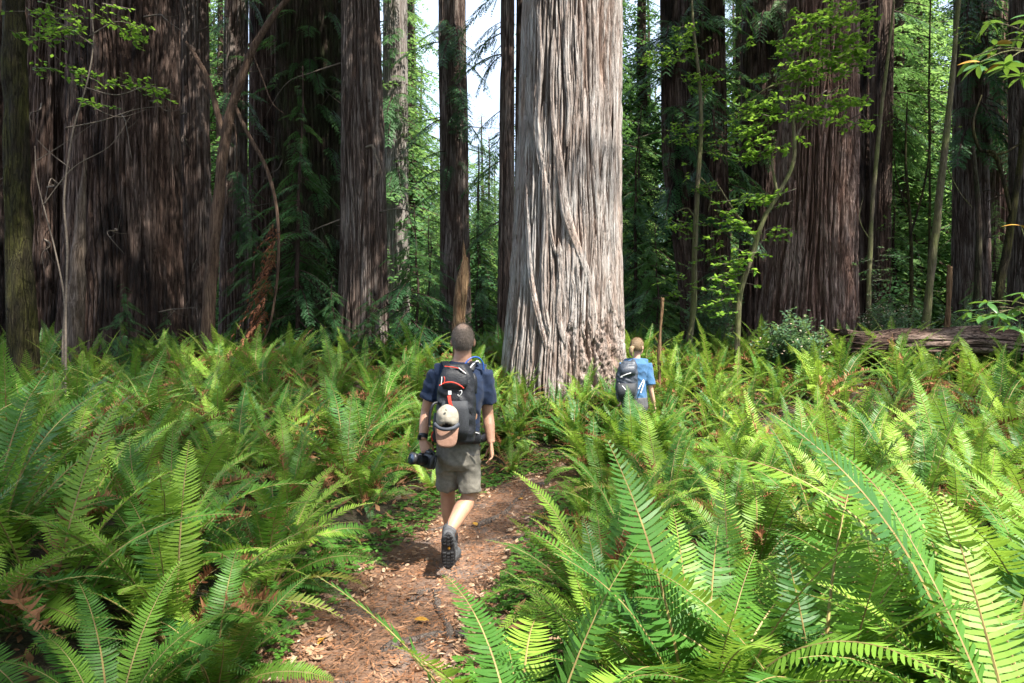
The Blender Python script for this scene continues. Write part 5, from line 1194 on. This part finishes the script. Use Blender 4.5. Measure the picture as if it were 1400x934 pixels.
Bv = np.stack([cl[0]+wid, cl[1]+.005-.03*(1-U_**2)-.012*V2, cl[2]-.048-drop], -1); i = np.arange(24)[:, None]*8; j = np.arange(7)[None]
ob = part(Geo().add(Bv, np.stack([i+j, i+8+j, i+8+j+1, i+j+1], -1).reshape(-1, 4)), 'brim', 'brim', capt, cl); ob.modifiers.new('s', 'SOLIDIFY').thickness = .004
# camera in his left hand
cc = P(586, 630, 5.0); ldir = unit(np.array([-.72, -.62, .22])); camt = thing('photo_camera', cc, 'black photo camera with large lens held low in the man\'s left hand', 'camera')
up_ = unit(np.array([.05, 0, 1.])); sd2 = unit(np.cross(ldir, up_)); up_ = np.cross(sd2, ldir); Rc = np.stack([sd2, ldir, up_], 1)
def rbox(c, s): return ellip_box(c, s)
def ellip_box(c, s, R=None):
    R = Rc if R is None else R; g = sup_ellipse_loft([(np.array([0, 0, -s[2]/2]), s[0]*.46, s[1]*.44), (np.array([0, 0, -s[2]*.42]), s[0]*.5, s[1]*.5), (np.array([0, 0, s[2]*.42]), s[0]*.5, s[1]*.5), (np.array([0, 0, s[2]/2]), s[0]*.46, s[1]*.44)], 24, 6)
    g.V = [v@R.T+c for v in g.V]; return g
part(ellip_box(cc, (.14, .06, .10)), 'camera_body', 'black', camt, cc); part(ellip_box(cc+up_*.058, (.06, .055, .03)), 'viewfinder_hump', 'black', camt, cc)
part(ellip_box(cc+sd2*.058+ldir*.025, (.035, .05, .09)), 'grip', 'pack_grey', camt, cc)
part(tube([cc+ldir*.02, cc+ldir*.07, cc+ldir*.071, cc+ldir*.125, cc+ldir*.126, cc+ldir*.15], [.034, .035, .038, .038, .043, .045], 26), 'lens_barrel', 'black', camt, cc)
part(tube([cc+ldir*.135, cc+ldir*.1515], [.041, .041], 26), 'lens_rim', 'pack_grey', camt, cc); part(tube([cc+ldir*.14, cc+ldir*.1535], [.033, .030], 26), 'front_glass', 'glass', camt, cc)
for q in (.085, .095, .105): part(tube([cc+ldir*q, cc+ldir*(q+.005)], [.040, .040], 24), 'focus_ring', 'pack_grey', camt, cc)
# fingers folded over the camera
part(tube(spline([cc+sd2*.06+up_*.06, cc+sd2*.02+up_*.08, cc-sd2*.04+up_*.065, cc-sd2*.085+up_*.02, cc-sd2*.08-up_*.05], 20), .006, 6), 'wrist_strap', 'black', camt, cc)

# ---- the woman
zw = gz(*WOMP); wl = np.array([1.60, 9.25, zw]); WD = 9.25
wom = thing('person', wl, 'blond woman in blue shirt walking away beside the foot of the pale giant redwood', 'person')
whc = P(871.5, 474.5, WD); sw_ = .98
w_ls, w_le, w_lw = P(853, 497, WD+.05), P(848, 522, WD+.10), P(849, 543, WD+.02)
w_rs, w_re, w_rw = P(885, 497, WD), P(889, 529, WD-.03), P(894, 552, WD+.02)
wlh, wlk, wla = P(862, 549, WD), P(861, 594, WD+.15), np.array([P(861, 600, WD)[0], WD+.22, zw+.09])
wrh, wrk, wra = P(874, 549, WD), P(874, 594, WD-.02), np.array([P(872, 600, WD)[0], WD-.22, zw+.13])
body = join(head_geo(whc, -.75, sw_), limb([P(870, 492, WD), P(871, 484, WD), P(871.5, 478, WD)], [.052, .044, .048]),
            tube([P(868, 556, WD), P(868, 545, WD), P(869, 530, WD), P(870, 512, WD), P(870, 498, WD), P(870, 491, WD)], [.165, .16, .13, .145, .15, .07], 20, True, (1, .7)),
            limb([P(870, 494, WD), w_ls], [.05, .045]), limb([P(870, 494, WD), w_rs], [.05, .045]), limb([w_ls, w_le, w_lw], [.045, .036, .025]), limb([w_rs, w_re, w_rw], [.045, .037, .025]),
            limb([wlh, (wlh+wlk)/2, wlk, wlk*.6+wla*.4, wla], [.085, .075, .052, .055, .034]), limb([wrh, (wrh+wrk)/2, wrk, wrk*.6+wra*.4, wra], [.085, .075, .052, .055, .034]),
            hand(w_rw, P(897, 568, WD+.05)-w_rw, (0, 1, 0), .5, .14, .92), hand(w_lw, np.array([0, .2, -1.]), (0, 1, 0), .5, .14, .92))
link('body', blend('body', local(body, wl), M['skin_f'], .0065, 4, .5), wom); eyes(whc, -.75, sw_, wom, wl)
hair_shell(whc, -.75, sw_, lambda v: (v[1] < .42 or v[2] > .55) and v[2] > -.72, M['blond'], 'hair', wom, wl, .012, .006)
hair_strands(whc, -.75, sw_, lambda v: (v[1] < .45 or v[2] > .55) and v[2] > -.75, 3200, .035, M['blond'], wom, wl, lambda v: np.c_[-v[:, 0], -1.6+0*v[:, 1], -.15-v[:, 2]*.5], 2)
bd = rotz(-.75); tail0 = whc+bd@np.array([0, -.10, -.005])
part(wob_tube([tail0, tail0+bd@np.array([0, -.045, -.015]), tail0+bd@np.array([0, -.055, -.07]), tail0+bd@np.array([0, -.03, -.12])], [.022, .03, .028, .01], 10, 20, .2, True, 30), 'ponytail', 'blond', wom, wl)
sh = join(tube([P(868, 547, WD), P(868, 535, WD), P(869, 522, WD), P(870, 508, WD), P(870, 497, WD), P(870, 490, WD)], [.165, .16, .15, .165, .165, .075], 24, True, (1, .74)), limb([P(870, 495, WD), w_rs], [.06, .062]), limb([P(870, 495, WD), w_ls], [.06, .062]),
          limb([w_rs, w_rs*.68+w_re*.32, w_rs*.08+w_re*.92], [.062, .066, .074]), limb([w_ls, w_ls*.68+w_le*.32, w_ls*.2+w_le*.8], [.062, .064, .07]))
link('shirt', blend('shirt', local(sh, wl), M['blue_shirt'], .009, 4, 1, .008, 8), wom)
part(tube([P(866, 490.5, WD), P(870, 489, WD+.05), P(876, 490.5, WD), P(870, 492, WD-.06), P(866, 490.5, WD)], .014, 8), 'collar', 'blue_shirt', wom, wl)
tr_ = join(tube([P(868, 543, WD), P(868, 556, WD), P(868, 562, WD)], [.168, .178, .16], 22, True, (1, .78)), limb([wlh, wlk, wla+np.array([0, 0, .05])], [.10, .075, .06]), limb([wrh, wrk, wra+np.array([0, 0, .05])], [.10, .075, .06]))
link('trousers', blend('trousers', local(tr_, wl), M['grey_cloth'], .010, 4, 1, .006, 8), wom)
boot(wom, wl, rotz(-.1), np.array([wla[0], wla[1], zw+.0])); boot(wom, wl, rotz(-.1)@rotx(-.5), np.array([wra[0], wra[1], zw+.06]))
wp = P(857, 520, WD-.2); wpack = thing('backpack', wp, 'dark grey blue backpack on the blond woman\'s back', 'backpack'); WPD = WD-.20
link('pack_body', blend('pack_body', local(sup_ellipse_loft([(P(856+k_, y, WPD), w*.0099, d) for y, w, d, k_ in ((549, 10, .06, 0), (545, 13, .09, 0), (530, 14.5, .12, 0), (512, 14, .12, 1), (500, 12, .10, 3), (494, 8, .06, 4))], 32, 2.8), wp), M['leafpack'], .010, 3, 1, .012, 8), wpack)
part(sup_ellipse_loft([(P(856, 546, WPD-.10), .10, .04), (P(856, 535, WPD-.105), .125, .06), (P(857, 524, WPD-.10), .12, .05)], 24, 3), 'lower_pocket', 'pack_grey', wpack, wp)
part(sup_ellipse_loft([(P(858, 513, WPD-.09), .10, .05), (P(859, 504, WPD-.08), .10, .05), (P(860, 499, WPD-.06), .08, .04)], 24, 3), 'top_pocket', 'leafpack', wpack, wp)
for pts in ([P(848, 516, WPD-.13), P(856, 512, WPD-.15), P(866, 509, WPD-.12)], [P(846, 524, WPD-.12), P(851, 528, WPD-.15), P(855, 533, WPD-.16)]): part(ribbon(pts, .012, .006), 'white_trim', 'white', wpack, wp)
part(ribbon([P(863, 496, WPD+.06), P(868, 491.5, WPD+.16), P(873, 493, WPD+.26), P(876, 505, WPD+.34)], .045, .014, 20, (0, -.5, 1)), 'shoulder_strap', 'leafpack', wpack, wp)
part(ribbon([P(876, 537, WPD+.02), P(879, 528, WPD+.06), P(881, 520, WPD+.12)], .014, .005), 'side_strap', 'white', wpack, wp); part(ribbon([P(873, 532, WPD+.0), P(876, 526, WPD+.05), P(880, 519, WPD+.1)], .010, .005), 'side_strap', 'white', wpack, wp)
part(box(P(850, 515, WPD-.135), (.02, .012, .02)), 'buckle', 'white', wpack, wp, False)
